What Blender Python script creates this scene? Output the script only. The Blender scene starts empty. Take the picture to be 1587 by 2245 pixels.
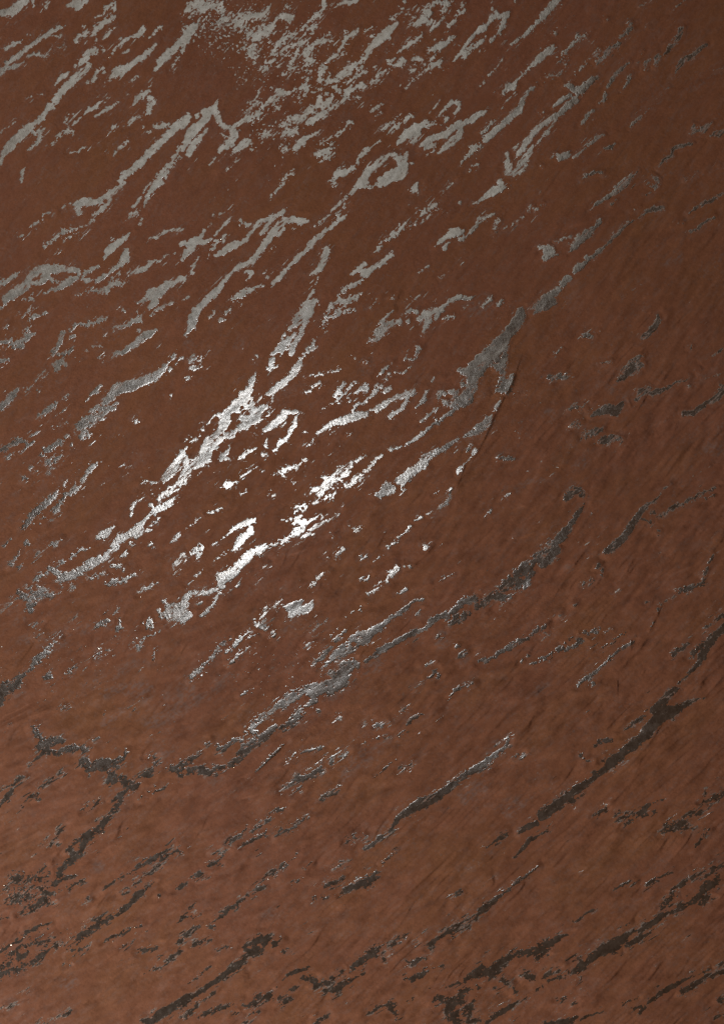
import bpy, math, random
import numpy as np

# ------------------------------------------------------------------ camera, world, lamps, exposure
SC = bpy.context.scene
COL = SC.collection
MM = 0.001                       # one grid unit of the panel is a millimetre
CX, CY = 793.5, 1122.5           # panel centre, in panel millimetres from the top left of the view

cam_d = bpy.data.cameras.new("camera")
cam = bpy.data.objects.new("camera", cam_d)
COL.objects.link(cam)
cam.location = (0, -4.0, 0)
cam.rotation_euler = (math.radians(90), 0, 0)
cam_d.sensor_fit = 'VERTICAL'
cam_d.sensor_height = 36
cam_d.lens = 36 * 4.0 / 2.245
cam_d.clip_end = 100
SC.camera = cam

world = bpy.data.worlds.new("World")
SC.world = world
world.use_nodes = True
bg = world.node_tree.nodes["Background"]
bg.inputs[0].default_value = (1.0, 0.52, 0.28, 1)
bg.inputs[1].default_value = 0.042

def area(name, loc, target, sx, sy, watts, color=(1, 1, 1)):
    d = bpy.data.lights.new(name, 'AREA')
    d.shape = 'RECTANGLE'; d.size = sx; d.size_y = sy
    d.energy = watts; d.color = color
    o = bpy.data.objects.new(name, d)
    COL.objects.link(o)
    o.location = loc
    v = [t - l for t, l in zip(target, loc)]
    from mathutils import Vector
    o.rotation_euler = Vector(v).to_track_quat('-Z', 'Y').to_euler()
    return o

area("key_softbox", (-0.45, -4.0, 0.02), (-0.2, 0, 0.05), 0.60, 0.38, 6.4, (0.96, 0.98, 1.0))
area("overhead_softbox", (-0.55, -4.2, 1.85), (-0.3, 0, 0.5), 2.6, 2.0, 6.9, (0.99, 0.99, 0.92))
area("side_lamp", (-6.0, -2.1, 3.0), (0.3, 0, -0.2), 0.9, 0.9, 112, (1.0, 0.93, 0.86))
area("low_fill_lamp", (-4.0, -1.6, -4.2), (-0.2, 0, -0.9), 1.6, 1.6, 520, (1.0, 0.94, 0.85))

SC.view_settings.view_transform = 'Standard'
SC.view_settings.look = 'None'
SC.view_settings.exposure = 0
SC.view_settings.gamma = 1

# ------------------------------------------------------------------ the streaks, traced on the panel
# T x y: origin of a 400 mm tile; then polylines "x y halfwidth ..." in 400/1587 mm.
# s smooth edge, r ragged edge, h hole, w thin worn wash, d region of small flecks, k crease
STROKES = """
T 0 0
s 0 115 30 70 110 38 130 80 40 190 35 35 245 -10 30
r 110 120 20 100 170 8
r 280 0 14 295 50 14
r 420 0 8 395 50 14 370 85 10
s 590 45 18 640 45 22 680 20 40 700 50 30 670 80 14
s 740 10 25 720 40 20
s 45 430 12 90 400 22 140 375 22 190 355 6
r 190 355 4 270 305 4
s 60 550 18 130 500 20 210 440 20 290 385 20 370 320 20 450 275 22 530 235 16 560 225 6
r 480 305 10 525 320 14
s 0 620 42 50 590 25 100 585 14 160 570 10 215 535 5
r 255 485 10 320 470 14 400 480 16 460 455 16
r 495 410 6 560 415 14 570 380 6
r 670 345 22 710 310 28 770 290 30 830 270 34 880 220 32 930 180 28 980 165 24 970 125 16
r 740 235 16 710 290 10
r 900 110 8 930 65 22 970 50 10 1000 20 14 990 95 8
r 830 155 6 880 130 8
r 905 340 10 935 305 24 960 260 10 995 235 8
r 810 370 6 845 345 8
r 1030 400 14 1070 360 24 1120 330 18
r 1120 330 8 1170 320 16 1220 290 18 1250 245 20
r 950 485 8 1000 445 10
r 1095 455 8 1120 440 10
r 1340 290 8 1390 240 14
r 1290 330 4 1340 290 4
r 660 580 8 700 530 18 760 480 34 830 440 30 900 430 12
s 770 500 20 700 570 6
s 780 560 26 740 610 34 700 650 38 650 690 36 600 740 32 550 790 32 510 830 30 480 880 30
s 480 740 6 520 690 22 560 655 22 610 625 8
s 450 920 36 420 950 24 380 1000 20 340 1050 24 290 1090 30 240 1130 42 180 1180 40 130 1230 40 70 1290 40 30 1340 20 0 1430 16
r 290 1150 26 340 1170 14
r 390 1100 10 360 1160 30 330 1220 22 290 1270 20 250 1300 10
r 380 1020 20
s 0 1150 8 70 1110 6 150 1055 3
r 260 855 8 320 840 8 370 825 8
r 770 720 18 810 700 18 830 650 16 860 620 26 890 590 16
r 900 630 16
r 960 680 14 1000 650 34 1050 600 34 1080 575 12
s 1055 650 16 1110 590 26 1170 540 26 1230 500 26 1290 450 22 1360 390 10
r 915 715 6 960 690 8
r 1125 715 10 1200 670 8
s 740 990 10 790 950 16 850 910 20 925 855 10
r 740 990 4 670 1060 14 610 1110 6
s 830 1010 10 900 970 16 980 920 14 1050 870 6 1120 815 3
r 550 1110 4 590 1020 10 640 990 8
r 420 1280 5 490 1220 8 530 1170 12 600 1140 20 640 1150 10
s 610 1330 5 680 1320 10 760 1270 4
r 1180 870 14 1220 840 30 1260 800 24 1290 780 20
s 1330 710 4 1300 770 8
r 1300 850 22 1320 880 34 1300 930 20 1290 980 14 1230 1000 20 1180 1030 22 1120 1070 20 1085 1090 10
r 1160 910 6 1200 890 8
h 1255 790 12
r 1340 1100 12 1390 1100 16 1440 1085 26
r 1300 1150 6 1350 1110 8
r 1260 1100 8
r 990 1340 8 1040 1300 22 1090 1255 20 1110 1200 12
s 1600 1060 45 1560 1080 45 1520 1120 34 1470 1170 36 1420 1210 36 1360 1270 34 1300 1330 34 1250 1390 34 1200 1440 32 1130 1490 30 1080 1530 34 1040 1580 26
r 1600 1270 30 1560 1290 20 1540 1350 24 1500 1400 20 1440 1470 24 1410 1530 40 1370 1580 34
s 1360 610 16 1400 530 34 1450 480 36 1510 430 34 1560 370 36 1600 330 30
r 1490 600 6 1550 500 8
r 945 1140 6 1000 1100 8
s 220 1450 6 200 1510 14 195 1580 8
T 400 0
s 0 380 34 30 320 42 70 260 42 110 220 28
s 0 440 20 0 470 6
r 20 115 10 50 80 30 100 40 38 160 30 36 180 60 20 160 130 14 140 190 6
r 220 30 26 260 30 8
r 120 90 20 70 120 14
r 330 30 20 340 80 14
d 250 90 130 130 5
r 340 155 10 400 160 14
d 480 220 140 90 9
r 490 200 14 540 160 18 580 130 18 640 125 22 710 125 26 755 55 6
r 600 300 18 660 310 28 710 280 34 760 250 36 800 200 14 830 150 12 870 110 6 930 40 6
r 830 140 8 880 140 20 950 150 26
d 330 310 180 140 4
d 300 420 150 80 2
r 580 440 14 610 430 20 610 500 10
d 600 440 90 80 6
r 900 230 5 940 180 5
r 1010 255 10 1070 225 12
r 1100 185 10 1160 145 14 1200 100 20 1230 60 20 1230 10 16
r 1240 80 8 1310 70 12 1370 35 14
r 1110 270 6 1160 220 10
s 1400 15 20 1450 25 26 1510 5 20
r 780 480 12 810 430 24 840 370 22 880 340 20 920 300 20 970 290 14
r 800 480 14 860 450 16 920 410 16 980 400 22 1040 370 18 1080 335 10
r 720 610 4 760 570 10 790 520 12
r 810 605 4 860 550 5
r 870 655 8 920 610 14 975 580 20
r 940 555 5 975 500 12 1000 440 10
d 1060 580 100 60 5
r 1080 540 10 1130 520 18
r 1080 490 20 1090 430 30 1140 390 20 1190 360 24 1250 350 20
r 1250 350 10 1285 300 5
s 1355 440 6 1400 380 14 1430 320 26 1480 290 20 1530 250 10
r 1420 290 16
r 1260 540 8 1310 500 12 1400 465 8
r 1190 700 14 1210 640 24 1240 590 32
r 1310 700 26 1360 680 26 1420 620 34 1480 570 34 1530 540 24 1590 500 20
r 1520 600 22 1560 590 26
r 1130 800 18 1180 790 10 1240 730 12 1290 680 16
r 1140 750 10 
r 1000 855 12 1050 830 20 1080 780 24 1090 700 24
r 1120 640 10
s 970 790 5 1050 735 5
s 830 790 26 880 810 34 930 810 18
r 820 840 20 780 870 20 740 900 14 700 915 14
r 800 910 14 840 940 8
r 660 890 14 600 910 20 570 950 20 560 1010 26 590 1040 24 640 1000 20 660 980 30
s 620 890 4 665 805 4
s 560 1020 20 510 1060 18 460 1090 22 430 1120 30 460 1170 34 420 1230 32 360 1280 30 320 1325 18
r 430 1250 14 400 1300 12
r 470 1200 20
s 310 880 6 290 930 20 250 960 40 190 980 30 130 1010 24
s 300 990 32 320 1050 20 370 1100 24 420 1110 20
s 220 1000 34 180 1060 34 120 1110 40 80 1150 40 50 1200 34 20 1260 22 0 1300 20
s 215 1120 8 170 1180 22 120 1230 30 80 1290 34 50 1340 24
s 0 1100 30 30 1040 40 60 1000 20
h 160 1000 12
r 340 1160 10 380 1190 10
s 420 1350 8 460 1310 20 510 1270 34 550 1240 40 590 1210 8
r 600 1300 8
r 660 1170 8 700 1170 18 750 1165 18
d 790 1070 120 180 3
d 800 1250 250 120 1.5
d 700 700 100 100 4
d 640 560 80 60 3
r 890 1090 14 930 1080 10
r 880 1170 10 920 1140 26 980 1130 26
s 980 1290 20 1030 1240 28 1080 1200 22 1140 1170 10 1200 1130 4
r 930 1030 16 1000 1030 28 1060 1030 26 1080 980 26 1140 930 30 1190 880 30 1190 830 20
r 1100 1060 30 1160 1030 30 1220 990 30 1280 950 24 1350 900 20 1420 850 20
r 1290 870 26 1230 930 26
r 1240 810 14 1300 820 16
r 1400 840 16 1450 790 26 1510 760 28 1570 735 28
r 1450 870 14 1530 850 14
r 1360 780 24 1300 750 14
r 1430 710 12 1520 660 10 1590 620 6
r 1360 1150 18 1420 1120 12 1460 1070 18
r 1200 1250 10 1270 1210 8 1350 1180 8
r 1170 1340 18 1230 1310 22 1290 1290 10
r 1230 1380 16 1280 1330 12
r 1290 1240 18
d 1260 1340 130 100 3
r 900 1290 14
r 1310 1570 24 1350 1510 34 1420 1490 28 1480 1470 24 1530 1400 18 1570 1340 24 1600 1310 26
s 390 1490 4 440 1430 5 490 1380 4
s 520 680 6 540 665 5
r 880 1560 8 960 1500 10
s 220 1450 6 290 1370 10
T 800 0
s 345 20 22
s 0 520 14 30 450 30 70 390 34 110 350 40 160 320 44 200 270 40 240 240 28 275 195 14
r 60 310 14
r 230 325 14
r 230 160 4 320 75 14
r 320 170 5 400 70 8
s 280 460 6 350 410 14 400 380 22 440 350 16 490 305 8
s 0 640 4 90 570 6
r 210 540 12 260 510 8
r 230 580 12 290 550 22 330 530 20
r 0 750 20 50 720 24 110 680 28 160 630 18 180 600 4
r 0 270 6 60 240 5
r 400 230 20 460 200 30 520 160 38 540 100 34 490 90 14 540 60 20 600 30 22 660 10 18
r 560 190 26 600 180 14
r 420 150 12
s 570 265 6 630 210 14 680 150 14
r 660 100 10 720 30 26 750 10 20
r 690 110 22 730 80 18
r 780 150 10 820 110 16 870 95 26 850 30 16 850 0 12
r 720 270 8 740 220 12 790 170 8
r 560 440 16 610 410 30 670 390 34 720 370 20 770 310 14
r 540 560 20 600 560 26 650 540 14
r 580 510 12 620 490 8
s 550 590 5 450 660 5 350 760 6
r 430 510 16 500 520 20
r 410 610 10 430 600 8
s 750 545 6 800 490 14 840 450 18 
r 860 480 30 900 450 24 960 390 16 1010 350 18 1050 310 8
s 850 430 14 900 360 16 950 300 18 1010 240 22 1080 200 22 1110 150 30 1150 130 24 1100 70 12
r 1040 260 14 1060 230 14
s 1170 280 20 1200 220 26 1220 160 24 1250 110 18 1160 145 24
r 1070 360 12 1100 350 20 1150 310 10
r 1005 435 8
s 1275 380 14 1340 340 20 1400 290 14 1450 240 18 1500 190 20 1550 150 26 1600 90 30
r 1380 310 8
s 1450 570 14 1490 530 26 1550 480 34 1600 440 36
s 1310 710 7 1370 650 8 1440 580 8
r 1190 800 18 1240 770 34 1300 750 30
s 1310 800 6 1230 880 5 1190 940 8
s 1190 520 12 1150 580 8 1090 640 8 1040 700 6 990 760 4
r 1300 10 16
s 1040 1210 26 1100 1160 30 1160 1110 34 1220 1060 34 1280 1000 38 1340 950 38 1370 880 22 1420 800 14 1490 740 8
r 1010 1150 12 1060 1120 20 1110 1070 20
r 1000 1250 14 940 1290 34 880 1360 10 830 1440 5
s 290 1240 20 340 1180 36 400 1150 44 450 1110 44 510 1080 26 540 1060 20
s 460 1160 30 410 1230 24
r 550 1090 12 600 1080 14 650 1080 10
r 700 1030 24
s 490 1260 16 560 1220 28 630 1190 28 700 1170 30 750 1120 30 810 1080 34 880 1060 24 950 1030 26 1010 990 26 1050 970 12
s 640 1330 14 690 1290 26 750 1240 34 810 1190 34 830 1140 26
r 540 1270 34 600 1260 24 590 1300 18
r 530 1340 8
s 620 1020 4 680 960 10 750 890 14 810 890 18 820 940 14 780 990 12
s 560 980 8 620 920 10 650 860 5
r 45 970 12 80 940 18 140 910 12
r 90 1010 8 150 980 8
r 120 1140 10 180 1100 28 230 1060 16 290 1010 6
r 190 1170 10 250 1110 20 320 1070 14 400 1000 10
r 50 1280 5 130 1220 6
r 0 1320 36
s -30 1600 46 0 1520 34 60 1470 34 120 1420 30 180 1370 30 240 1340 20 300 1380 34 340 1430 44 310 1500 55 230 1530 55 150 1570 40
s 360 1320 14 350 1380 26
h 220 1375 12
h 250 1450 12
r 400 1420 10
r 1490 1120 34 1540 1080 30 1600 1050 20
s 1480 1140 22 1420 1200 30 1380 1270 34 1340 1330 30
s 1240 1340 16 1250 1420 30 1240 1500 34 1300 1510 30 1350 1450 44 1390 1390 38 1440 1310 22 1460 1270 14
s 1300 1300 14 1350 1240 12
r 1560 990 18
s 1600 1140 16 1540 1190 12 1480 1270 8
r 900 1490 6 980 1420 6
d 1000 1420 120 50 1.5
d 150 200 100 60 1
T 1187 0
s 0 150 26 50 100 30 100 40 34 140 0 24
r 0 490 26 40 450 34 90 420 34
r 110 280 16
r 200 460 8 240 410 12 290 360 14 320 320 20 370 310 24
d 190 500 60 60 5
r 410 520 10 450 480 20 500 440 22
r 480 540 26 540 490 30 600 420 26 670 380 26
r 680 330 18 730 290 26 780 250 18
s 570 760 14 600 710 22 630 650 22 690 600 24 760 540 16
r 550 800 14 540 870 28 500 890 16
s 440 960 16 380 1030 20 340 1080 14
s 200 740 14 260 750 26 320 800 40 380 740 34 440 700 32 480 670 16
s 100 930 12 170 870 20 240 830 24
s 0 1090 26 80 1030 30 150 990 26 220 930 28 290 870 34
s 0 1190 12 70 1110 16 130 1040 18
r 10 680 12 70 660 10 150 650 8 220 560 6
r 250 690 8 330 600 10 390 550 8
s 540 1170 12 470 1200 20 400 1260 18 350 1310 14 270 1380 8
s 550 1300 16 600 1280 28 640 1250 12
s 70 1370 12 120 1340 16 160 1370 36 220 1350 34
s 350 1560 10 400 1520 16 460 1500 18 520 1500 16
r 10 1445 10
s 700 1600 30 770 1540 26 840 1480 10
s 700 780 8 730 740 20 760 680 20 775 640 6
s 760 1110 10 800 1070 20 860 1020 26 910 970 18 950 910 10
s 950 910 12 1020 840 12 1100 760 16
r 860 490 6 880 450 8
s 810 580 5 850 520 3
s 890 610 18 900 550 30 960 510 16 1010 490 30 990 570 24
s 1070 480 20 1110 410 34 1160 360 30 1200 310 30 1210 250 34
s 1150 660 14 1180 590 30 1230 520 34 1310 490 34 1370 430 28 1430 390 18
s 1400 660 6 1480 610 10 1560 590 10
r 1290 1160 14 1330 1110 34 1400 1130 40 1460 1090 30
r 1460 1180 16 1530 1160 36 1600 1140 34
s 1020 1450 24 1060 1400 30 1130 1350 30 1140 1290 24 1220 1270 24 1310 1250 16
r 870 40 28 940 20 24 980 0 14
s 1130 100 10 1180 50 12 1240 0 10
r 960 1530 24 1000 1570 30
r 1250 1560 14 1340 1510 16
d 700 150 300 120 1.5
d 950 690 140 40 2
d 1350 130 200 60 1
r 560 170 14
r 930 240 14
r 770 210 20
d 400 1060 120 60 1
r 1540 1440 10
T 400 0
d 420 240 330 220 6
d 620 560 220 260 2.5
d 800 1130 260 330 2.5
d 1050 450 420 380 2.0
T 800 0
d 400 600 700 600 0.8
T 1187 0
d 500 400 700 500 0.9
T 0 400
s 550 215 10 610 180 14
s 690 270 20 680 200 44 720 170 40 790 170 34 860 160 26 920 130 34 970 90 34 1030 50 24 1080 0 20
s 800 290 8 870 250 20 910 210 26 960 150 24
h 915 165 14
s 1160 210 14 1220 140 12 1260 70 10 1310 0 10
s 1250 220 6 1280 120 20 1320 60 26 1370 10 36 1410 0 20
r 1120 300 14 1180 260 20 1220 235 12
r 1210 365 12 1230 325 14
r 180 470 4 240 435 8
s 260 390 4 370 325 6
r 370 280 8 435 260 8
r 390 550 14 450 520 16 510 460 16 560 420 26 620 400 18 680 400 6
r 540 500 4 620 470 10 690 425 8
s 700 390 4 760 360 10 815 325 10
r 500 565 8
s 910 660 16 940 600 36 980 560 34 1030 530 28 1080 480 20 1130 440 10
r 980 510 10 1020 490 10
s 1100 590 26 1090 650 40 1050 710 30 1000 750 12 940 800 14 870 840 20 820 880 8
r 1030 790 14
s 860 725 8 800 750 16 740 780 16 720 830 16 760 860 24 800 850 10
r 700 970 10 680 980 6
r 730 950 10 800 930 16 860 950 26 920 940 34 970 890 30 1040 870 24 1080 870 8
r 980 850 24
r 1110 780 8 1150 770 14
s 1180 770 20 1230 760 30 1290 720 20 1340 680 18 1400 685 8
r 1420 650 5 1510 620 4
s 1300 490 8 1370 480 16 1430 430 18 1500 415 16 1580 405 20
r 1580 655 16
r 0 880 34 60 850 26 110 820 22 160 790 14 230 770 10
s 50 1010 34 110 980 40 180 930 44 240 890 40 260 820 30 320 780 50 400 760 50 480 750 40 550 750 30 620 760 24 680 770 24 690 810 18
s 290 880 26 360 870 26 420 810 26
s 680 830 20 620 850 34 560 890 34 520 920 20 450 930 14 400 955 10
r 450 840 16 490 860 14 
s 320 980 6 380 950 8
r 230 1015 14 280 1005 8
r 0 1100 8 50 1060 8
r 190 1150 8 240 1120 14 280 1090 8
r 250 1200 8 310 1160 14 370 1160 14 400 1125 6
r 50 1270 16 70 1240 8
r 0 1390 24 60 1390 24 110 1370 20
r 120 1420 26 170 1400 44 220 1350 40 260 1330 24 310 1305 8
r 220 1300 16 270 1250 10
r 10 1560 24 60 1550 16
r 620 1280 12 660 1240 12 720 1230 22 790 1230 18 850 1210 20 910 1185 20
s 460 1500 14 500 1430 20 530 1370 26 545 1310 26
r 480 1500 10 540 1500 22 580 1480 14 640 1460 10 680 1445 5
r 610 1340 10 645 1335 14
r 500 1560 30 560 1580 26
r 900 1330 14 940 1350 10
r 810 1425 10 880 1420 12
r 980 1290 14 1010 1260 20 1060 1250 14 1110 1240 16 1160 1200 26 1220 1190 26 1200 1140 14 1240 1140 6
r 1080 1110 10
r 1205 1290 14
s 970 1520 14 1020 1480 28 1080 1480 14 1130 1430 28 1190 1400 30 1240 1350 34 1300 1320 34 1360 1285 14
r 870 1530 14 900 1530 14
r 760 1470 12
r 690 1560 14
r 1450 1580 14 1490 1520 20 1540 1480 10
r 1540 1570 10 1570 1520 14
s 1200 1050 10 1270 1010 26 1320 980 50 1380 960 46 1440 900 34 1510 870 26 1590 830 22
s 1300 1090 20 1350 1040 40
r 1350 1110 10 1400 1090 10
r 1430 1070 12 1500 1045 12 1580 1045 10
s 1300 1165 4 1350 1145 5
d 200 1150 150 80 1
T 400 400
s 0 535 26 60 530 30 130 510 36 200 520 28 260 490 8
s 160 480 16 200 410 12 260 360 6
s 0 660 26 40 610 30 90 570 26
r 230 630 14 270 560 16 310 510 16 350 510 10 390 465 8
s 280 460 8 330 410 12 390 340 8 440 270 3
r 290 290 8 360 265 5
r 510 345 14 555 370 18 585 360 6
s 290 640 14 350 610 26 410 560 32 470 540 34 520 530 24 560 490 18 600 430 18 640 380 24 700 330 20 770 310 26 840 280 22 890 245 18
s 760 350 18 730 400 28 690 440 20
s 1090 340 16 1030 340 30 960 320 34 890 330 30 840 370 34 790 440 34 740 500 26 690 580 28 640 640 28 590 700 32 530 720 28 480 740 18 430 780 14 380 840 14 330 900 24 280 960 28 220 1020 30 160 1070 30 130 1110 30 100 1170 46 90 1240 40 50 1300 18 30 1330 8
s 560 780 14 600 780 22 585 830 12
r 880 390 18 830 460 16
r 970 390 14
r 830 40 6 880 15 10
s 770 150 4 780 110 5 830 50 5
s 750 920 4 800 870 10 850 820 14 910 750 16 960 700 18 1020 640 20 1080 590 22 1120 530 28 1180 470 18 1240 420 18 1310 370 20 1370 320 24 1425 285 10
s 1580 0 34 1520 30 26 1460 90 14 1400 160 16 1330 210 14 1290 260 6
r 1410 190 14 1380 240 12 1350 280 14 1310 310 10
s 1270 290 4 1210 330 10 1150 380 5
r 1330 10 24 1310 40 8
s 1130 800 16 1180 770 28 1210 720 28 1240 650 34 1250 590 36
s 1185 820 5 1160 880 4
s 1140 940 12 1110 990 16 
r 1150 1030 30 1100 1080 48 1060 1150 64 1000 1200 48 960 1200 16
s 1080 1200 30 1050 1260 22 1030 1320 26 990 1380 24 960 1440 26 940 1490 18
r 990 1310 14 930 1370 30 890 1420 44 840 1460 40 800 1490 20
r 960 1260 14 900 1290 12 870 1350 16
r 1020 1570 26 1050 1510 14 1090 1460 20 1130 1430 22 1145 1360 12
r 780 1560 34
s 710 900 8 640 910 10 590 950 12
r 550 920 16 520 970 28 460 1015 24 420 1010 10
r 410 1025 4 430 990 5
r 570 950 16
r 500 1050 10
r 240 1170 10 270 1145 18 290 1120 10
r 320 1210 10 360 1160 20 410 1110 16
r 380 1190 10
r 70 1550 14 110 1530 24 160 1520 20 140 1550 14
r 10 840 22 30 810 8
r 70 780 22
r 95 720 14 125 680 10 145 650 4
s 0 1030 6 50 990 8
s 710 790 8 740 760 3
r 735 825 6
r 770 600 6 810 560 6
s 1470 800 10 1530 750 20 1590 710 16
r 1360 990 16 1400 940 16 1460 910 14 1530 870 14 1590 840 14
r 1250 1190 16 1280 1110 20 1310 1050 20 1360 1030 26 1400 1050 30 1450 1020 30 1510 1000 28 1560 965 12
r 1360 1110 26 1310 1160 16 1350 1140 20
r 1410 1120 18 1490 1100 14
r 1230 1210 14
s 620 1540 8 650 1510 6
d 350 120 120 100 1.5
d 1230 1290 60 60 3
d 1530 1520 80 60 2
w 60 1420 50 140 1500 50
w 480 1400 50
T 800 400
s 30 45 12 90 20 16 150 10 30 200 10 16
r 430 60 34 460 20 16
s 670 75 5 760 5 6
s 940 185 10 1000 160 20 1060 110 24 1120 80 34 1180 40 38 1250 45 10
s 1170 0 34
s 610 555 10 660 510 20 710 470 26 760 440 44 810 430 44 850 430 26
r 820 490 20 860 490 8
s 740 510 8 690 575 16
s 880 475 12 930 410 20 970 370 20 1000 310 20 1050 310 16 1110 270 14
r 90 610 10 120 570 16 150 510 8 200 490 16 260 460 26 310 400 26 340 360 16 380 365 6
r 450 355 6 520 330 8 580 280 8 610 240 6
r 600 200 24 480 290 8
d 560 230 150 70 2
d 370 440 150 60 1.5
s 0 790 44 60 760 26 120 710 26 190 670 24 240 615 14
r 0 720 20 50 690 6
r 820 170 14
r 1150 340 30 1120 420 14
r 1210 400 8 1270 360 12
s 1320 340 8 1380 300 8
r 1410 270 6 1450 200 10 1490 240 8 1550 180 10
r 1540 560 14 1570 600 30 1570 660 12
s 470 780 4 560 720 6
s 830 720 4 880 665 5
s 650 825 8 740 770 5
r 50 1080 8 80 1045 10
r 30 1390 14 90 1350 30 130 1300 44 170 1250 40 240 1230 30 300 1220 30
s 140 1210 14 200 1150 12 250 1110 5
s 300 1190 8 350 1130 14 400 1100 16 450 1130 16
s 370 1085 4 420 1030 8 480 975 8
r 370 1210 20
r 230 1000 8
s 470 1190 20 530 1150 34 600 1120 36 660 1100 26 700 1060 14 760 1020 20 830 1000 26 920 1010 14
s 550 1190 40 530 1250 30 510 1310 14
r 610 1160 30
r 690 1190 8 770 1160 12
r 1020 1070 16 1090 1020 14
r 1140 1070 14 1190 1035 16
r 850 1110 4 920 1070 8
r 400 1540 8 440 1500 20 465 1440 20
r 350 1540 8 390 1495 5
r 20 1565 14
r 230 1560 12
s 1600 1030 66 1530 1070 50 1460 1120 30
s 1350 1130 44 1340 1190 50 1290 1260 50 1230 1330 52 1180 1400 70 1120 1470 70 1060 1520 66 1000 1560 66 930 1600 40
s 1230 1400 20 1220 1480 20 1190 1590 50
d 300 1000 200 60 1.5
w 1030 1060 100 900 1100 60
T 1187 400
s 740 0 40 690 30 44 640 80 36 580 120 28 520 160 24 460 200 20 420 250 4
s 640 150 14 610 190 16
r 930 10 26 980 30 40
s 940 90 8 880 120 8 830 190 6
s 500 340 28 460 390 20 400 440 46 340 490 50 290 550 34 250 600 14
r 240 530 10
r 110 515 5 180 500 10 240 480 12 265 460 4
r 0 570 24 60 580 40 100 620 20 30 660 22 160 630 8
s 1050 220 30 980 230 34 910 250 26 840 310 14 780 340 20 720 380 26 670 420 30 620 480 26 560 540 20 500 600 26 440 650 20 390 660 26
s 380 700 24 320 740 36 280 770 24
s 230 830 32 180 880 32
s 150 930 30 90 980 38 40 1010 50 0 1060 44
r 850 210 10 780 250 8
s 1590 90 20 1500 140 20 1420 180 24 1340 220 22 1280 270 8
r 1180 350 16 1130 380 5 1220 350 14
s 1500 300 18 1430 340 22 1350 400 20 1290 430 20
s 1010 1150 10 1010 1210 34 960 1280 34 900 1330 26 850 1370 12
w 1160 650 60 1080 690 40
s 680 1000 10 740 970 10 800 930 8 880 870 6
r 370 1330 20 430 1340 14
r 500 1290 10
r 100 1500 8 180 1450 10
r 850 1520 30 780 1580 40
r 600 1560 18 500 1570 10
d 1060 520 60 60 2
d 450 1290 200 90 1.2
d 1200 900 200 100 1
s 1400 1560 10 1500 1490 14 1590 1440 20
r 1290 1430 24
T 0 800
s 0 370 34 60 325 26 110 270 34 155 215 16
r 330 460 14 380 410 24 440 375 26 485 345 20
r 210 220 14 260 190 8
r 350 130 8 400 65 18
r 500 20 40
s 510 435 4 600 355 6
s 550 280 4 620 240 4
r 330 225 12 370 215 6
s 740 330 4 790 260 10 840 220 20 880 180 8
s 1450 0 20 1400 60 34 1340 110 42 1270 130 38 1180 170 44 1100 190 50 1020 210 50 960 270 44 900 340 20
r 900 210 14
r 1470 40 14
r 1020 330 10 960 370 30 900 400 36 840 460 44 770 490 50 710 520 44 680 560 20
r 900 370 20 790 400 14
r 730 600 56 780 620 18
r 650 580 10
h 690 590 16
r 460 545 5 520 530 10 570 510 12
r 625 490 8
r 630 695 14
r 400 745 20 470 710 24 520 670 28 600 620 14
r 0 745 26 60 720 22 110 690 26 160 660 28 220 660 14 250 690 24 310 660 5
s 230 640 6 350 575 3
r 170 765 5 230 720 5
r 70 800 18 110 765 8
r 370 770 10 390 790 14
r 420 840 26 470 840 28 520 810 20 545 780 10
r 420 940 16 450 890 12
r 260 910 14 310 870 12
r 340 910 16
r 220 980 26
s 610 1130 16 660 1070 30 710 1010 26 750 960 18 800 900 26 855 840 12
h 680 1030 14
s 480 1280 20 510 1230 26 550 1170 20 580 1120 16
s 550 1090 5 570 1020 10
r 220 1400 30 260 1340 24 300 1280 34 370 1240 30 410 1190 26 460 1140 22 510 1100 8
r 340 1400 8 380 1330 20 450 1350 8
r 300 1380 12
d 300 1150 200 150 1
s 860 1500 20 900 1480 40 950 1440 26 990 1410 8
s 980 1580 24 1050 1510 34 1110 1490 30 1160 1460 44 1220 1410 40 1260 1350 16 1310 1300 16 1350 1260 30 1420 1240 34 1490 1190 28 1540 1140 16
s 1180 1490 30 1250 1440 24 1320 1440 14
r 1380 1170 30 1420 1130 30 1480 1110 30 1540 1060 40 1590 1020 34
r 1310 1220 18
r 1340 1300 14 1370 1330 14
r 1300 1410 6 1370 1370 12 1410 1345 10
s 1430 1030 14 1440 980 36 1490 930 48 1540 870 48 1590 810 55
r 1270 1005 12 1350 1020 12
r 1335 1110 4 1375 1095 6
s 1140 1310 18 1150 1240 14 1190 1190 16 1250 1165 8
r 1140 1560 18
r 1310 1570 20
s 1480 1550 6 1560 1480 16
r 1080 870 12
r 1490 270 14
r 1180 480 24
s 30 1580 5 100 1520 5 
r 400 1580 8 480 1555 14 540 1520 5
r 240 1550 30
T 400 800
s 640 75 5 610 140 24 590 200 30 540 270 50 600 280 20 480 340 50 420 390 36 360 450 40 310 440 14
s 600 300 18 600 360 30 520 370 20
s 400 420 30 370 490 50 340 560 34 290 610 34 240 660 40 190 740 40 170 800 34 110 860 44 60 900 36 0 1000 44
s 740 350 14 690 380 34 630 420 50 660 460 34 590 480 50 520 460 30 540 520 34 470 560 26 430 610 26 360 620 34 300 680 30 240 740 34 210 820 34 140 870 30
s 420 400 30 480 400 30
s 790 290 12 770 330 10
h 445 435 22
h 430 540 18
h 345 610 12
h 520 370 14
s 0 760 34 20 830 44 50 900 30
r 20 740 20 70 725 6
s 280 430 7 220 510 6
r 140 600 8 190 550 10
r 35 650 12 80 630 8
r 80 660 16 130 640 10
s 1010 0 30 970 70 30 920 120 30 860 170 34 800 220 34 740 255 16
r 735 280 6
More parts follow.
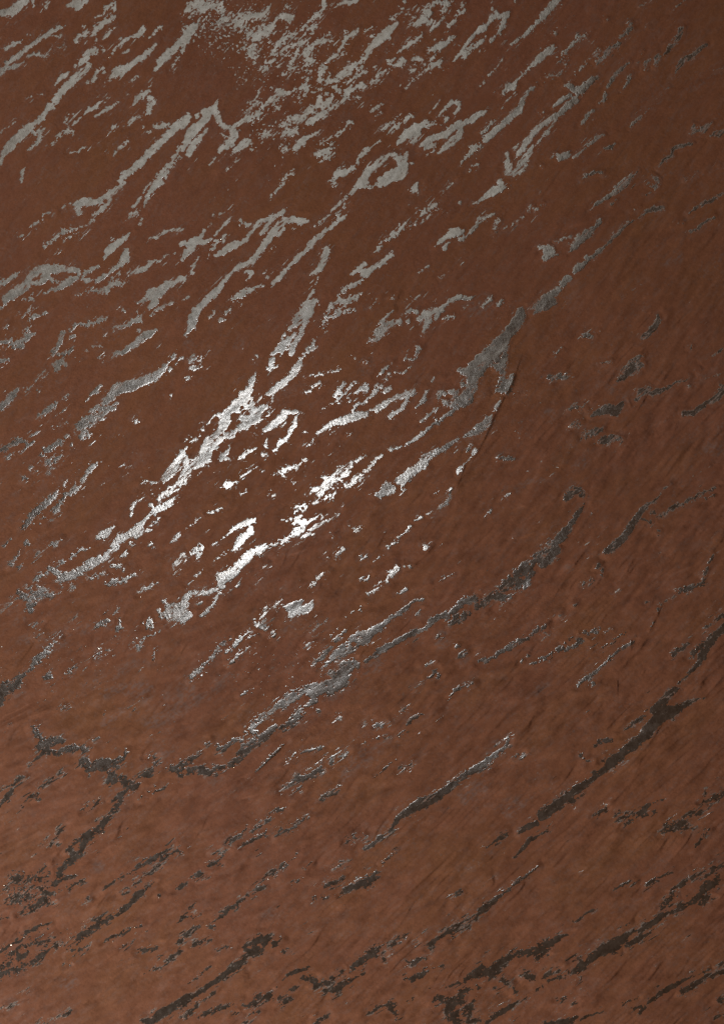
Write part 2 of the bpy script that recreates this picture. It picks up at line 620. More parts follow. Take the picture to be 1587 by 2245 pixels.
r 660 310 10 690 285 8
r 750 30 20 820 10 16
r 20 130 10 60 110 8
r 90 30 18 160 20 16
r 1090 100 6 1160 75 8 1230 80 10 1290 60 12 1370 35 6
r 1140 185 8 1190 165 14
r 1190 200 5 1240 180 5
r 1050 240 10 1120 225 10
s 700 560 16 760 540 34 820 500 34 870 450 36 880 410 26 930 410 24 1000 410 14
r 900 500 10 860 530 8
s 990 450 14 985 510 20 940 570 24 910 640 20 860 670 30 820 720 6 795 745 10
r 630 600 6 670 570 12
r 690 470 6 755 435 10
r 740 640 8 730 700 12
r 725 780 20
s 415 700 8 390 760 18 340 810 22 430 830 6 500 810 16 560 770 20 640 720 14
r 800 955 8 850 930 26 910 905 30 960 890 20 1020 860 14 1085 825 8
r 870 970 14
r 990 910 6
r 380 1050 26 430 1035 22 465 1010 10
s 500 990 10 550 950 14 600 910 6 650 885 8
r 690 915 12
r 490 1145 5 550 1100 10
r 790 1130 10
r 920 1010 6 980 1025 6
r 220 1280 10 280 1280 18 340 1240 10
s 0 1450 8 60 1400 10 100 1385 6 150 1330 4
s 320 1525 4 380 1480 6 440 1430 14 500 1400 24 570 1370 30 620 1355 22
s 590 1420 26 580 1470 34 520 1510 40 490 1560 34 450 1610 20
s 260 1565 5 300 1540 4
s 160 1590 8 215 1580 8
r 1120 1120 20 1160 1080 40 1200 1110 44 1250 1050 40 1290 1010 44 1340 970 50 1400 930 56 1440 880 36
r 1220 975 18
r 1240 1160 20 1300 1150 24 1330 1110 10
r 1310 1070 20
h 1250 1110 12
r 1390 1060 8 1440 1040 26 1500 1000 36 1560 960 26 1590 920 10
s 1510 840 10 1590 790 16
r 990 1290 16 1010 1250 34 1060 1230 24
r 1000 1320 18 1040 1310 10
r 890 1360 8 940 1345 18 990 1370 20 1050 1370 34 1090 1370 26 1130 1340 18 1190 1315 10
r 1050 1410 34 1000 1450 36 960 1480 24 900 1520 26 830 1550 24 740 1580 14 650 1600 30
r 1040 1500 10 1110 1470 20
s 1100 1440 16 1160 1410 24 1220 1370 24 1290 1345 14 1345 1325 6
r 1220 1320 16
r 1110 1215 10 1165 1200 6
r 1310 1340 14 1310 1310 14 1350 1290 16
r 1300 340 10 1350 310 22 1350 270 30 1370 220 34 1400 170 24
r 1420 230 20 1470 170 14 1520 145 8
r 1510 240 20 1570 200 30
r 1440 300 20
s 1170 590 14 1240 560 26 1300 510 26 1370 490 34 1440 470 34 1510 440 34 1590 430 34
s 1490 400 16 1510 350 16 1580 335 14
r 1080 700 10 1130 680 12
r 1070 580 10
r 1230 370 8
r 1460 1410 8 1510 1430 20 1550 1400 5
r 1310 1485 14
r 1460 600 10
T 800 800
s 200 10 10 150 60 14 110 100 8
s 250 65 6 340 70 8 370 30 6 410 0 6
r 0 200 40
r 180 120 20 210 80 10
r 130 190 18 180 220 16 220 200 10
r 0 320 14 50 270 24 110 210 16
s 50 395 8 110 390 26 160 350 28 220 310 20 280 280 22 350 260 36 370 300 24 340 360 18 280 410 18 220 440 26
r 390 240 30 440 215 14
s 440 370 10 480 340 24 510 300 24 535 240 8
s 580 160 6 605 110 4
s 480 500 5 520 460 18 560 430 12
r 580 420 8 640 360 8
s 370 685 10 430 650 20 490 610 24 540 560 16 590 525 12
r 630 500 26 610 470 12
r 660 480 12 700 440 18 760 400 20 790 350 36
s 220 740 12 300 720 8 360 690 4
s 0 930 16 60 870 20 110 810 20 170 775 6
s 1050 0 30 980 60 55 920 60 60 940 150 55 910 230 50 880 300 60 800 320 40 860 340 34
s 820 50 18 860 60 40
r 850 160 26
r 640 290 18 660 250 18 720 240 16 800 240 22 800 290 20
r 700 330 22
s 1100 440 14 1070 470 30 1040 530 46 980 560 44 920 600 26 860 625 8
s 810 645 14 770 670 20 700 720 20 640 750 28 580 780 34 530 810 36 500 870 46 430 910 36 360 970 44 300 1010 34
s 200 1080 66 140 1130 34 90 1135 16
r 330 1090 20 330 1030 24
h 330 1070 8
r 1170 0 70 1190 60 30
r 1180 140 40 1230 170 34 1170 210 44 1230 220 30 1260 110 30
s 1180 290 12 1160 340 14 1120 400 10
r 890 740 14 920 690 12
s 800 950 8 820 910 18 870 860 8 920 800 10 960 740 20
s 610 1115 6 690 1065 4
s 745 1080 14 740 1150 14 700 1210 20 650 1240 22 600 1270 10 540 1300 10
r 480 1330 24 420 1360 6
s 390 1405 14 340 1470 8 290 1500 8
r 200 1580 12 270 1545 10
r 530 1580 24
s 1070 1285 8 1090 1260 8
s 1190 1170 4 1230 1135 8 1280 1115 8
w 1320 1090 24 1400 1030 30 1560 990 24
r 1170 810 14 1290 820 16
d 1380 300 150 100 2
d 1330 600 90 60 2
k 1320 40 1270 180 1200 300 1110 470 1040 640 960 790 870 870 820 1010 760 1080
T 1187 800
s 860 0 40 800 30 70 740 60 60 700 100 40 655 140 14
r 60 110 18 140 105 22 200 100 28 260 90 12
w 610 200 50
s 430 440 20 500 410 34 580 380 50 640 400 50 690 350 36
s 830 300 36 870 240 50 920 210 44 960 240 40 1040 220 28 1110 190 26 1170 150 16 1250 140 16 1280 90 14
r 1290 200 16
w 720 290 40 780 270 40
s 1240 420 34 1310 420 30 1370 380 34 1430 330 30 1500 300 40 1570 230 44
r 1560 180 24
r 280 520 24 340 510 22
r 380 610 30 440 590 34 520 560 20
r 540 650 50 620 640 40 700 650 20
r 240 380 14 370 350 14 400 400 5
d 350 370 120 60 2
r 1400 120 6 1500 100 12 1570 70 14
r 1360 40 18
r 230 1140 34 290 1090 34 360 1120 34
s 0 1620 10 100 1560 30 170 1500 40 220 1430 36 270 1370 24 310 1290 28 370 1220 10
s 600 1600 34 680 1530 36 740 1460 34 790 1380 30 840 1310 34 880 1250 26 950 1200 20 1000 1170 18 1050 1090 10 1120 1040 5
r 880 1340 14 950 1370 14
r 970 1280 24
r 1040 1320 14 1090 1280 20 1160 1240 26 1220 1220 24 1290 1170 22 1350 1140 20 1420 1100 14 1530 1070 14
r 1400 1160 12 1490 1130 10
r 1300 975 8 1370 940 14 1420 910 16 1460 885 5
w 1450 740 40 1540 740 60
r 1020 1450 20
w 380 840 40 280 900 20
d 130 890 80 30 2
k 1010 600 860 720 730 860 600 960 520 1040
k 880 320 780 470 690 560
w 60 440 60
T 400 800
d 900 900 900 600 0.7
T 0 800
d 900 900 900 700 0.5
T 1187 800
d 200 700 500 500 0.9
T 0 1200
r 100 160 20 140 90 20 170 40 10
w 100 160 40 200 180 30
s 300 90 6 350 50 14 420 0 10
r 150 180 8 230 140 5
r 600 110 10 640 60 16 700 30 12 780 5 8
s 1020 0 24 960 40 26 900 100 36 820 130 44 760 170 40 700 210 36 620 250 40 540 250 40 480 210 30 430 180 20
r 520 130 16 580 120 12
r 320 280 16 360 240 20 420 220 24
s 460 140 4 495 90 3
r 1050 80 14 1090 55 20
r 980 175 16 1050 165 18
r 1080 200 12
r 770 270 24 820 260 22 900 230 26
s 750 240 6 790 260 8
r 930 330 10 980 300 24 1060 300 26 1140 260 20 1200 210 3
s 1210 400 10 1250 360 20 1310 345 14 1380 300 6
s 1510 180 24 1560 120 30 1600 90 30
r 170 400 24 240 450 40 300 410 50 370 390 46 440 410 28 510 410 6
r 260 540 30 280 490 36
r 340 340 16 230 360 12
w 150 660 30 200 610 30
r 10 540 14 80 500 14 150 440 10
r 490 290 14 540 330 10
r 640 350 24
s 980 590 4 1050 515 3
s 285 690 5 345 655 8
r 320 780 5 370 745 8
w 190 810 40 830 700 40 900 650 40 1040 700 30
r 830 700 20 880 660 30 940 640 20
r 1010 720 14 1040 700 22 1040 620 5
r 1300 640 20 1300 680 34
r 1430 480 20
r 1390 540 12 1400 600 20
s 1590 480 10 1500 530 50 1440 580 34 1480 620 34 1580 570 70
w 1430 690 24 1500 650 40
r 1190 870 26 1240 810 20 1280 780 14
s 1290 770 5 1400 730 6
r 1340 970 12 1345 880 8
r 280 1040 18 340 970 30 400 910 30 450 850 14 510 800 8
w 560 800 50 460 860 50 340 900 40
s 240 1090 8 280 1050 14
r 10 1290 40 60 1210 50 140 1200 50 180 1140 24 230 1090 8
r 0 1370 20 40 1330 20
w 170 1260 60
r 430 1120 24 400 1140 20
s 590 1100 4 650 1050 8 730 1010 5
w 880 900 50 850 980 40
r 860 930 14 930 880 14
w 720 1190 24 850 1160 20 980 1130 24 1080 1060 40 1180 1010 40 1270 1010 30
w 920 1270 50 1050 1230 40 1250 1260 100
w 920 1540 40 1080 1400 30
w 1300 1540 40 1420 1480 60 1540 1400 90
s 520 1430 5 560 1400 5
d 700 1200 500 300 0.6
w 1440 1290 40
T 400 1200
s 0 480 26 10 540 34 60 590 24 0 640 30
s 0 540 44 30 430 30 80 390 28 150 400 30 220 390 22 300 370 22
s 340 340 30 350 270 54 420 240 54 470 180 44 540 110 44 600 50 40 680 20 26 730 0 14
s 350 350 24 310 410 10 280 480 16 230 540 20 170 600 10
w 400 380 40 320 430 30 200 580 30
r 150 490 14
s 50 325 10 110 260 5 180 190 3
r 260 125 8 330 85 8 410 40 12 480 10 20
r 110 30 34 150 20 40 130 100 16 170 70 10
s 0 70 30 15 110 24
s 470 340 12 510 280 8 550 240 10 580 220 5
s 690 190 6 740 155 4
s 670 60 4 680 150 6
r 810 60 8
r 1110 365 8 1150 310 10 1190 260 16 1230 220 10
r 1230 300 8
r 1330 110 12 1350 60 20 1390 20 26
r 1260 85 10
r 1270 215 10
r 1020 310 6
s 880 510 10 930 530 34 990 500 34 1030 470 16 
s 940 600 24 980 550 40 1050 540 40 1110 520 34 1130 480 14
w 950 650 50 900 720 20
s 650 660 10 700 600 10 760 540 8 820 500 12 865 455 8
r 640 650 24
r 700 540 5 740 510 6
r 690 700 14 750 670 6 720 710 14
w 30 1210 90 120 1120 60 200 1030 40 270 950 24 340 870 16
r 80 1130 26 160 1060 20 240 970 14 350 850 14 420 800 6
r 390 910 10 450 860 14 520 780 20 590 740 14
r 570 790 14 640 760 5
r 420 1000 10 460 960 18 580 860 5
r 780 760 16
w 300 1210 50 370 1130 30 480 1105 14
w 60 1370 30 220 1310 20 0 1300 50
d 700 1000 350 250 0.8
s 510 1290 5 560 1260 10 620 1230 4
r 1130 740 14 1190 680 8 1260 620 5
r 1270 800 6 1350 710 10
r 1330 810 22 1370 780 14 1410 730 20
s 1140 1010 14 1210 970 18 1260 910 18 1320 840 5
s 1430 610 8 1490 550 8
r 1550 545 20
r 1560 90 20
r 1570 280 20
r 1090 860 12 1130 830 6
r 1220 1060 14 1270 1010 20 1320 960 34 1400 900 50 1470 850 50 1540 800 60 1590 760 24
h 1490 845 20
r 1400 1040 40 1480 1010 40 1520 1030 20
r 1290 1090 30 1350 1120 55 1430 1080 50 1380 1180 60 1300 1210 60 1200 1230 60 1100 1230 44 1140 1300 44
w 1250 1290 60 1400 1230 60
r 1040 1250 30 980 1290 44 920 1320 44 880 1370 34 820 1380 20 760 1440 24 690 1480 30 630 1540 40 580 1590 24
r 1140 1340 34 1060 1400 20 1000 1470 34 930 1540 34 860 1580 24
r 1180 1420 14
r 1350 1480 24
d 1380 360 150 80 1
T 800 1200
s 0 760 44 0 800 44 60 730 40 120 710 36 180 650 24 240 610 18 300 570 24 350 540 20 400 490 10 440 465 12 515 455 8
s 0 1000 14 60 950 20 130 900 34 200 860 34 280 820 26 350 790 24 400 750 26 460 730 24 530 710 22 580 640 30 640 600 26 700 590 26
r 720 600 40 780 530 30 850 490 40 930 450 30 980 450 20
r 740 670 20 780 640 34 850 600 40 900 560 20
h 880 520 24
r 970 520 26 1030 490 26 1080 430 26 1130 410 34 1200 440 40 1260 430 30
r 1200 360 40 1260 300 40 1320 340 44 1340 220 44 1400 160 40 1400 250 40 1390 330 34 1480 100 30 1540 50 44
r 1180 510 12 1230 470 20
h 1380 270 16
s 480 550 5 430 610 4
r 20 410 8 80 370 22 150 340 14
r 110 310 10 190 290 14
r 280 405 6 350 370 14
r 0 290 14 30 260 14
r 240 220 34 280 180 20
r 350 170 14 430 165 8
s 70 130 5 120 90 10 170 65 5
r 0 90 14 20 70 8
r 530 0 30
r 625 300 5 690 255 8 770 240 8
s 550 400 4 590 380 5
r 630 800 8 670 770 14
r 800 855 20
w 670 800 80
w 860 970 60
r 820 960 20 880 910 16
r 990 990 14 1060 980 22 1130 950 20 1200 900 24 1270 860 22 1350 800 20 1400 800 20
r 1440 760 8 1500 720 24 1570 700 24
r 1420 940 8
r 1370 990 14
r 1460 1010 10 1580 970 14
r 500 1040 8 570 1000 6
r 570 1130 14 620 1070 10 640 1130 16
r 740 1280 10 800 1230 16 870 1210 12 940 1190 14
s 440 1220 8 490 1190 5
r 250 1470 5 360 1410 8
r 360 1570 6 410 1500 10 520 1430 8
r 150 1555 20 100 1540 14
s 0 1540 5 60 1510 4
w 60 1060 80 120 1000 60
w 1500 1250 40 1570 1200 30
k 1500 1260 1380 1340 1240 1440 1130 1570
k 550 40 480 110
T 1187 1200
s 0 130 50 60 80 60 120 20 50
r 0 970 14 70 930 20 130 900 26 200 890 22 280 860 14 340 810 20
r 200 830 8 270 780 14
r 380 745 14 440 740 20 510 715 14
r 550 730 6 610 720 8
r 490 880 6 570 850 10 640 790 8 760 720 4
s 320 1200 16 380 1140 20 440 1110 14 510 1040 14 580 980 14 650 910 12 720 860 10 800 820 8
r 450 1180 20
s 940 720 5 970 650 6
r 1000 540 14 1040 500 16
r 920 475 8
s 1060 480 5 1170 410 5
r 1190 380 20 1260 370 26 1340 340 24 1400 310 18
s 1400 300 10 1430 200 10 1490 60 10
r 1130 940 14 1190 890 24 1270 840 12
r 1520 620 10 1580 590 20
r 1430 690 10 1500 650 14
s 1600 700 44 1530 740 34 1470 800 34 1430 860 30 1390 940 44 1360 1000 20 1300 1070 20 1240 1130 16 1180 1190 6
r 1390 850 34 1310 930 20
r 1290 960 14
s 1150 1240 34 1090 1290 36 1040 1370 44 1000 1420 60 1080 1430 70 1150 1420 50 1220 1380 34 1290 1350 20 1340 1320 8 1410 1310 4
s 1020 1480 60 980 1520 50 920 1580 50
r 890 1470 14 800 1530 10 720 1590 8
r 570 30 34
s 520 240 8 530 190 10
r 490 170 24
r 360 320 14 430 270 10
w 240 180 40
k 290 150 230 230 160 350
k 1010 580 960 680 930 740 780 800 770 900 660 1090 660 1150
r 160 590 12
r 40 750 20
r 290 510 14
d 600 650 400 200 0.4
T 400 1200
d 700 1000 600 450 1.4
T 0 1200
d 800 1000 700 500 1.0
T 0 1600
r 300 -20 30 330 60 30 380 110 50 450 110 40 530 100 30 
r 340 160 30 500 210 24 560 180 34 620 150 30 700 160 34 760 170 24
w 300 40 60 400 120 60 560 170 60 700 170 40
s 250 310 4 310 260 10 390 190 14
r 740 270 40 780 330 44 850 310 50 930 290 50 1010 290 40 1070 250 30 1095 180 10
r 960 380 30 950 460 26 1040 420 30 1110 450 44 1130 500 50 1180 500 30
r 1090 540 30 1030 580 30 980 610 14
w 1000 560 60 1100 560 60
r 780 380 20
r 770 665 8 860 630 14
r 720 700 6 770 690 5
r 1050 620 20 1000 680 30 960 740 20 920 790 30 880 850 40 820 900 30 750 940 44 730 990 30 710 1060 34 640 1130 40 580 1180 34 530 1230 34 520 1300 24
r 700 960 20 640 1000 20 580 1060 8
r 430 1370 10 500 1330 24 570 1290 18 650 1270 6
r 600 1380 14 660 1340 16 730 1320 16
s 0 540 8 60 500 14 120 480 20 180 420 16 210 410 8
s 0 670 14 40 620 20 80 560 24 130 500 16
s 200 650 5 250 590 12 310 550 6 380 500 10 430 440 8 550 365 5
r 270 590 14 350 600 12
r 240 1320 10 300 1280 14 350 1240 8 400 1190 3
r 330 1310 10 400 1280 14 435 1250 8
r 130 1300 14 170 1270 14
r 360 1400 10 430 1430 18 510 1390 14
r 350 1480 20 400 1460 20 300 1530 14 240 1560 8
r 100 1500 10 200 1440 10
r 240 1460 14
d 200 1400 300 180 3
r 440 1020 6 500 995 6
s 340 1030 4 430 950 6 550 845 3
s 920 1380 4 1010 1300 10 1060 1285 6 1150 1240 6 1220 1190 14 1290 1150 24 1350 1110 22 1400 1080 16 1500 1030 12
r 1410 1130 24 1460 1100 16 1530 1060 18 1590 1060 14
s 1230 1290 8 1310 1240 12 1390 1195 8
r 1070 1430 14 1120 1390 16 1170 1340 18 1230 1310 12
s 1040 1580 14 1110 1530 24 1160 1490 26 1200 1440 34 1250 1400 20 1340 1330 8
r 1530 1380 16 1580 1350 24
r 700 1510 4 770 1480 8
r 1220 400 20 1290 390 30 1320 340 20 1360 280 20 1330 230 14
w 1300 340 50 1400 220 40 1500 160 40
r 1500 340 34 1560 350 44
s 1290 540 8 1370 530 14 1440 500 10 1510 465 6
r 1350 490 8
r 1230 580 20
s 815 90 5 870 60 8
s 710 130 8 760 160 8
r 1390 1445 10
w 860 1190 50
T 400 1600
r 0 310 34 60 280 34 100 240 24 130 210 14
r 60 360 34 130 350 40 220 370 34 300 390 24 
r 300 330 30 380 330 24 450 290 34 520 240 34 540 170 44 600 130 44 680 80 44 750 30 30 800 -20 30
r 0 400 24
r 330 160 30 400 140 24 450 90 20 520 90 20
r 210 130 14 250 110 8
r 560 20 30 640 20 30
w 260 430 60 330 440 40
s 600 410 5 700 310 10 780 230 16 840 170 16 900 120 8
k 840 180 700 320 590 420 400 590 200 740
r 870 520 8 940 470 14 1000 420 26 1060 420 34 1130 390 30 1190 340 30
r 990 540 14 1030 490 14
s 1210 600 10 1270 570 14 1350 500 8
r 1290 295 14
s 1290 250 4 1380 220 6 1430 190 6
s 880 270 4 1000 220 6 1100 180 12 1200 160 14
w 1130 180 40
w 1560 200 50 1480 300 60 1400 430 40
r 820 710 12 880 690 10
r 730 790 5 780 740 8
r 600 895 10 640 860 14 680 800 4
r 530 1000 6 620 950 14 720 930 8
s 820 930 5 880 880 8 980 850 10
r 1020 790 12 1090 770 10
r 400 1000 6 440 950 16 510 900 18 555 855 4
r 270 1080 10 330 1080 24 380 1050 10
r 190 1200 8 250 1170 20 320 1160 16
r 80 1280 18 140 1260 30 210 1265 8
r 0 1350 26 40 1340 14
r 400 1570 10 450 1530 14 510 1490 20 570 1450 14 620 1440 8
r 650 1400 16 700 1350 14 
r 710 1310 6 760 1270 12 830 1210 8 900 1170 12 950 1130 6 990 1080 3
r 950 1350 5 1000 1310 14 1060 1290 12
r 1080 1190 10 1110 1170 10
r 1240 1360 16 1290 1340 30 1350 1320 20 1400 1290 12
r 1330 1210 10 1400 1160 16 1440 1130 14
s 1380 1420 10 1440 1380 18 1510 1350 34 1580 1330 36
r 1130 1480 16 1230 1440 14
r 1430 970 16 1500 940 12 1580 920 6
d 850 850 250 100 1.5
w 1150 1500 40
r 50 1580 10 90 1550 8
T 800 1600
r 0 110 6 100 90 8 200 60 12
s 300 70 4 370 10 6
w 30 250 50 200 80 40
s 110 400 6 170 340 12 230 290 8 275 260 5
r 290 355 4 390 325 6
s 0 1040 20 60 1000 26 130 950 22 170 910 10 230 870 10 260 800 16 320 740 30 390 700 40 480 640 48 560 610 48 640 570 40 720 510 30 800 450 24 870 390 30 950 340 30 1040 300 34 1100 240 26 1170 180 14 1230 150 14 1250 90 6
w 1180 120 60 1080 180 40
w 220 830 50 100 920 50
h 470 680 10
s 150 1160 12 210 1110 8 270 1070 8
r 0 1310 30 50 1280 24 100 1230 12
r 0 1370 20 60 1310 30 110 1300 8
s 1350 890 10 1420 840 26 1490 810 30
r 1540 720 44 1590 700 44
s 1300 1110 8 1360 1040 20 1430 960 26 1510 920 10
s 1510 920 10 1590 860 6
s 1030 1050 4 1090 1000 10 1160 950 14 1230 900 10
s 1010 1570 30 1100 1500 30 1180 1440 14 1260 1370 10 1350 1300 14 1420 1250 14 1500 1190 4
r 830 1390 12 740 1450 8
w 1250 680 80 1340 630 60
w 980 520 80 850 590 60
r 1310 230 14 1360 210 6
k 1590 1130 1460 1230 1300 1370 1160 1480
T 1187 1600
s 0 750 50 60 700 50 130 660 44 190 610 40 260 550 40 330 500 34 400 450 26 460 400 24 540 350 30 600 280 44 680 220 44 760 150 40 840 90 44 920 30 44 960 -20 44
r 540 280 20
s 250 630 14 310 590 8 360 550 6
k 990 30 900 160 850 290 780 450 640 600 520 720
r 460 130 20 530 90 26 600 95 14
r 555 150 10
r 330 190 8 350 240 10 400 270 10
r 660 765 10 740 760 16 790 740 26 850 720 12 890 690 34 950 640 18 1040 600 8
r 730 820 14 780 780 24
r 880 750 16 960 740 10 1015 715 10 640 730 6
r 1050 890 24 1120 860 34 1190 830 44 1240 810 34
s 1250 860 14 1350 855 6
r 1230 770 14 1300 720 16 1370 710 16
r 1060 820 8 1140 795 8
r 1390 630 14 1460 620 18 1510 590 20 1560 570 20 1590 530 20
r 1400 580 12 1430 530 8
r 470 750 16 550 690 14
k 560 680 460 750 370 850 200 980 100 1110 20 1210
s 0 910 6 60 860 6
r 920 1350 10 980 1310 12 1040 1280 12 1120 1240 14
r 1040 1540 12 1090 1490 30 1140 1440 24 1180 1460 12
s 1120 1400 10 1200 1350 20 1260 1310 14
r 1290 1300 12 1350 1260 20 1420 1230 14
r 1440 1270 26 1490 1200 20
r 1520 1200 14 1580 1180 16
r 1530 1270 24 1500 1330 44 1430 1350 40 1400 1410 34 1350 1470 34 1280 1500 34 1210 1540 26
r 1380 1500 34 1430 1460 30
r 1255 1440 14
r 1480 1470 12
r 630 1390 8 720 1350 10 800 1320 10
r 1450 870 14 1320 1030 6
r 440 1570 8
T 0 1845
r 60 660 5 0 680 8
r 180 630 8 280 590 6
s 170 870 5 250 790 10 330 740 12 430 710 10
r 0 960 20 60 920 20 110 890 10 160 865 8
r 100 1000 16 160 940 20 230 910 20 300 890 16 380 875 16 440 870 12
r 250 970 14 180 1020 14 140 960 20
r 490 910 18 560 900 6
r 430 940 20 380 980 30 310 1030 24
r 280 1060 12 200 1080 14
r 0 1110 16 60 1080 16 100 1050 12
r 0 1170 20 70 1130 16 140 1110 12
d 350 800 300 100 2
d 100 1080 200 120 3
r 650 880 10 690 840 30 760 790 40 820 750 34 860 710 34 930 680 26 1000 640 20 1070 600 14 1120 560 14
s 780 690 6 850 690 20
r 650 910 10 690 880 12
r 580 940 6 690 940 12 770 910 10
r 610 1020 10 700 975 6
r 560 1080 6 600 1065 6
r 910 870 8 960 840 10 1050 810 14 1120 780 12 1240 740 10
r 1210 960 12 1290 940 18 1390 915 12
r 1070 910 5 1150 860 5
s 1430 1055 8 1500 1010 18 1570 960 20
r 1560 870 24
r 1380 1020 6 1430 990 5
r 1260 1150 8 1400 1100 6
s 1250 1560 26 1330 1560 30 1380 1510 44 1440 1480 44 1510 1440 36 1590 1390 40
r 480 1530 12 560 1500 14 620 1480 4
r 350 1580 8 450 1560 8
s 1530 715 6 1580 690 8
r 230 780 6
w 100 1420 60
r 50 1450 6 150 1420 6
w 600 1220 80
r 420 540 8 450 530 6
T 400 1845
r 30 630 8 80 580 10
r 0 660 14 110 645 8 180 635 5
r 0 860 14 60 790 10 110 750 10 160 725 6
r 290 690 14 350 650 16 390 600 12 450 570 10
r 220 740 16 290 740 12
r 100 910 16 170 870 18 240 855 10
s 310 945 5 380 905 7
r 430 890 6
s 0 1390 34 80 1350 26 160 1300 24 250 1240 24 340 1180 26 420 1120 26 480 1080 34 530 1040 24 570 990 12
r 550 925 20 610 970 34 650 940 34 610 890 34 670 850 44 720 870 40 770 830 20
r 800 890 26 860 850 12
r 870 945 16 920 930 6
s 40 1250 3 160 1150 4 240 1090 3
r 30 1530 20 70 1490 30 110 1440 30 150 1400 14
r 200 1370 10 260 1330 14
r 140 1530 14 220 1490 14 290 1460 16 340 1445 18 400 1440 10
s 420 1430 4 510 1380 4
r 280 1520 10
r 530 1430 12 590 1430 30 640 1390 40 700 1360 40 770 1350 30
r 620 1490 16 650 1475 10
r 540 1580 14 600 1555 8
s 820 1260 6 870 1210 10 920 1150 16 990 1130 20 1060 1110 18 1110 1090 10
r 1050 1190 24 1110 1180 34 1150 1220 34 1160 1260 26 1220 1230 26 1280 1230 24
r 1250 1290 20 1330 1300 30 1390 1260 24 1440 1210 26 1500 1190 14 1580 1150 5
r 1290 1185 16 1340 1180 14 1410 1120 10
r 1480 1100 26 1530 1060 34 1580 1020 34
r 930 1290 14 980 1260 20
r 850 1360 14
r 850 1420 14 930 1370 18
r 1150 1580 14 1210 1540 14 1250 1520 10
r 1150 1510 6
r 470 1500 12
w 750 630 60
T 800 1845
r 0 1030 30 40 980 34 90 930 24 150 900 10
r 90 1000 12 160 960 6
r 170 1020 12
r 200 900 8 240 910 8 290 850 12 370 795 6
r 430 860 8
r 560 920 24 610 870 24 660 820 16 720 780 24 800 750 30 880 740 14
r 760 820 20
s 820 720 6 950 640 8 1020 600 10
s 940 690 10 1010 610 26 1070 550 30
r 370 1050 10 400 1070 14 460 1030 12 530 1020 20
r 360 1200 20 430 1190 24 490 1160 24 550 1120 14
s 580 1100 12 640 1090 10 750 1040 4
r 870 1200 20 940 1160 34 1010 1110 44 1070 1140 50 1140 1120 44 1180 1060 44 1240 1010 40 1310 980 36 1380 970 34 1450 950 40 1520 920 44 1590 880 40
r 1490 1020 20 1560 970 24
s 670 1280 6 820 1225 8
r 590 1390 20 640 1350 30 690 1380 34 750 1400 44 820 1380 44 840 1320 30 880 1280 26 940 1290 10
r 870 1220 16
r 620 1430 12
r 740 1450 44 740 1530 40 790 1500 34 800 1580 34
r 890 1450 24 860 1500 26 900 1510 24 930 1400 16 960 1350 8
r 900 1570 24 990 1555 8
r 980 1270 20
r 1190 1200 16 1230 1240 30 1280 1260 8 1310 1320 10
r 1130 1270 8
r 1390 1150 26 1440 1180 30 1470 1200 16
r 1570 1170 24
r 1480 1290 8 1550 1265 8
s 1050 1580 14 1120 1530 20 1190 1480 24 1260 1440 20 1330 1400 14 1410 1355 8
r 30 1480 12 130 1430 18 200 1420 16 260 1400 10
r 230 1460 26 270 1500 24
s 340 1400 4 410 1360 6
r 1290 1550 8 1340 1525 6
s 560 1275 6
k 380 600 300 720 200 820
T 1187 1845
s 0 940 34 60 890 34 130 850 34 190 820 20 245 800 6
s 270 690 4 460 590 6
r 10 1180 14 60 1140 20 150 1120 14
r 60 1210 20 130 1190 16 190 1170 12 240 1140 24
s 270 1040 10 330 1020 14 350 1060 34 300 1120 34 360 1090 26 400 1030 26
s 430 1010 34 490 970 44 560 930 50 630 900 60 700 850 40 760 800 20 830 770 10
r 650 960 20
s 740 910 20 800 870 24 870 830 26 940 790 10
s 840 770 16 910 740 26 980 700 34 1040 650 26 1110 620 18 1180 590 14 1200 560 30
w 700 780 40 440 890 30
s 700 750 5 760 705 3
r 330 1190 8
r 130 1380 6 210 1350 8 250 1335 5
r 290 1410 8
s 880 1430 10 960 1370 18 1050 1310 24 1130 1260 24 1200 1220 16 1300 1180 8 1450 1120 8
s 1210 1300 20 1290 1270 26 1360 1220 26 1430 1170 26 1510 1140 22 1590 1130 20
r 800 1450 14 870 1440 20 850 1480 16
s 1520 1100 12 1590 1050 8
s 40 1590 20 150 1570 16 250 1560 34 310 1530 8
s 330 1550 8 410 1510 10 530 1480 6
r 1540 1380 14 1580 1350 10
r 1520 1530 6 1590 1500 6
r 990 1240 8
r 700 1400 10 830 1360 6
"""

# ------------------------------------------------------------------ noise
def _hash(ix, iy, seed):
    h = (ix.astype(np.uint32) * np.uint32(374761393) + iy.astype(np.uint32) * np.uint32(668265263)
         + np.uint32(seed * 2246822519 % 4294967296))
    h = (h ^ (h >> np.uint32(13))) * np.uint32(1274126177)
    h ^= h >> np.uint32(16)
    return h.astype(np.float32) / np.float32(4294967295.0)

def vnoise(x, y, seed):
    fx = np.floor(x); fy = np.floor(y)
    tx = (x - fx).astype(np.float32); ty = (y - fy).astype(np.float32)
    ix = (fx + 100000).astype(np.int64); iy = (fy + 100000).astype(np.int64)
    tx = tx * tx * (3 - 2 * tx); ty = ty * ty * (3 - 2 * ty)
    a = _hash(ix, iy, seed); b = _hash(ix + 1, iy, seed)
    c = _hash(ix, iy + 1, seed); d = _hash(ix + 1, iy + 1, seed)
    return (a + (b - a) * tx) * (1 - ty) + (c + (d - c) * tx) * ty

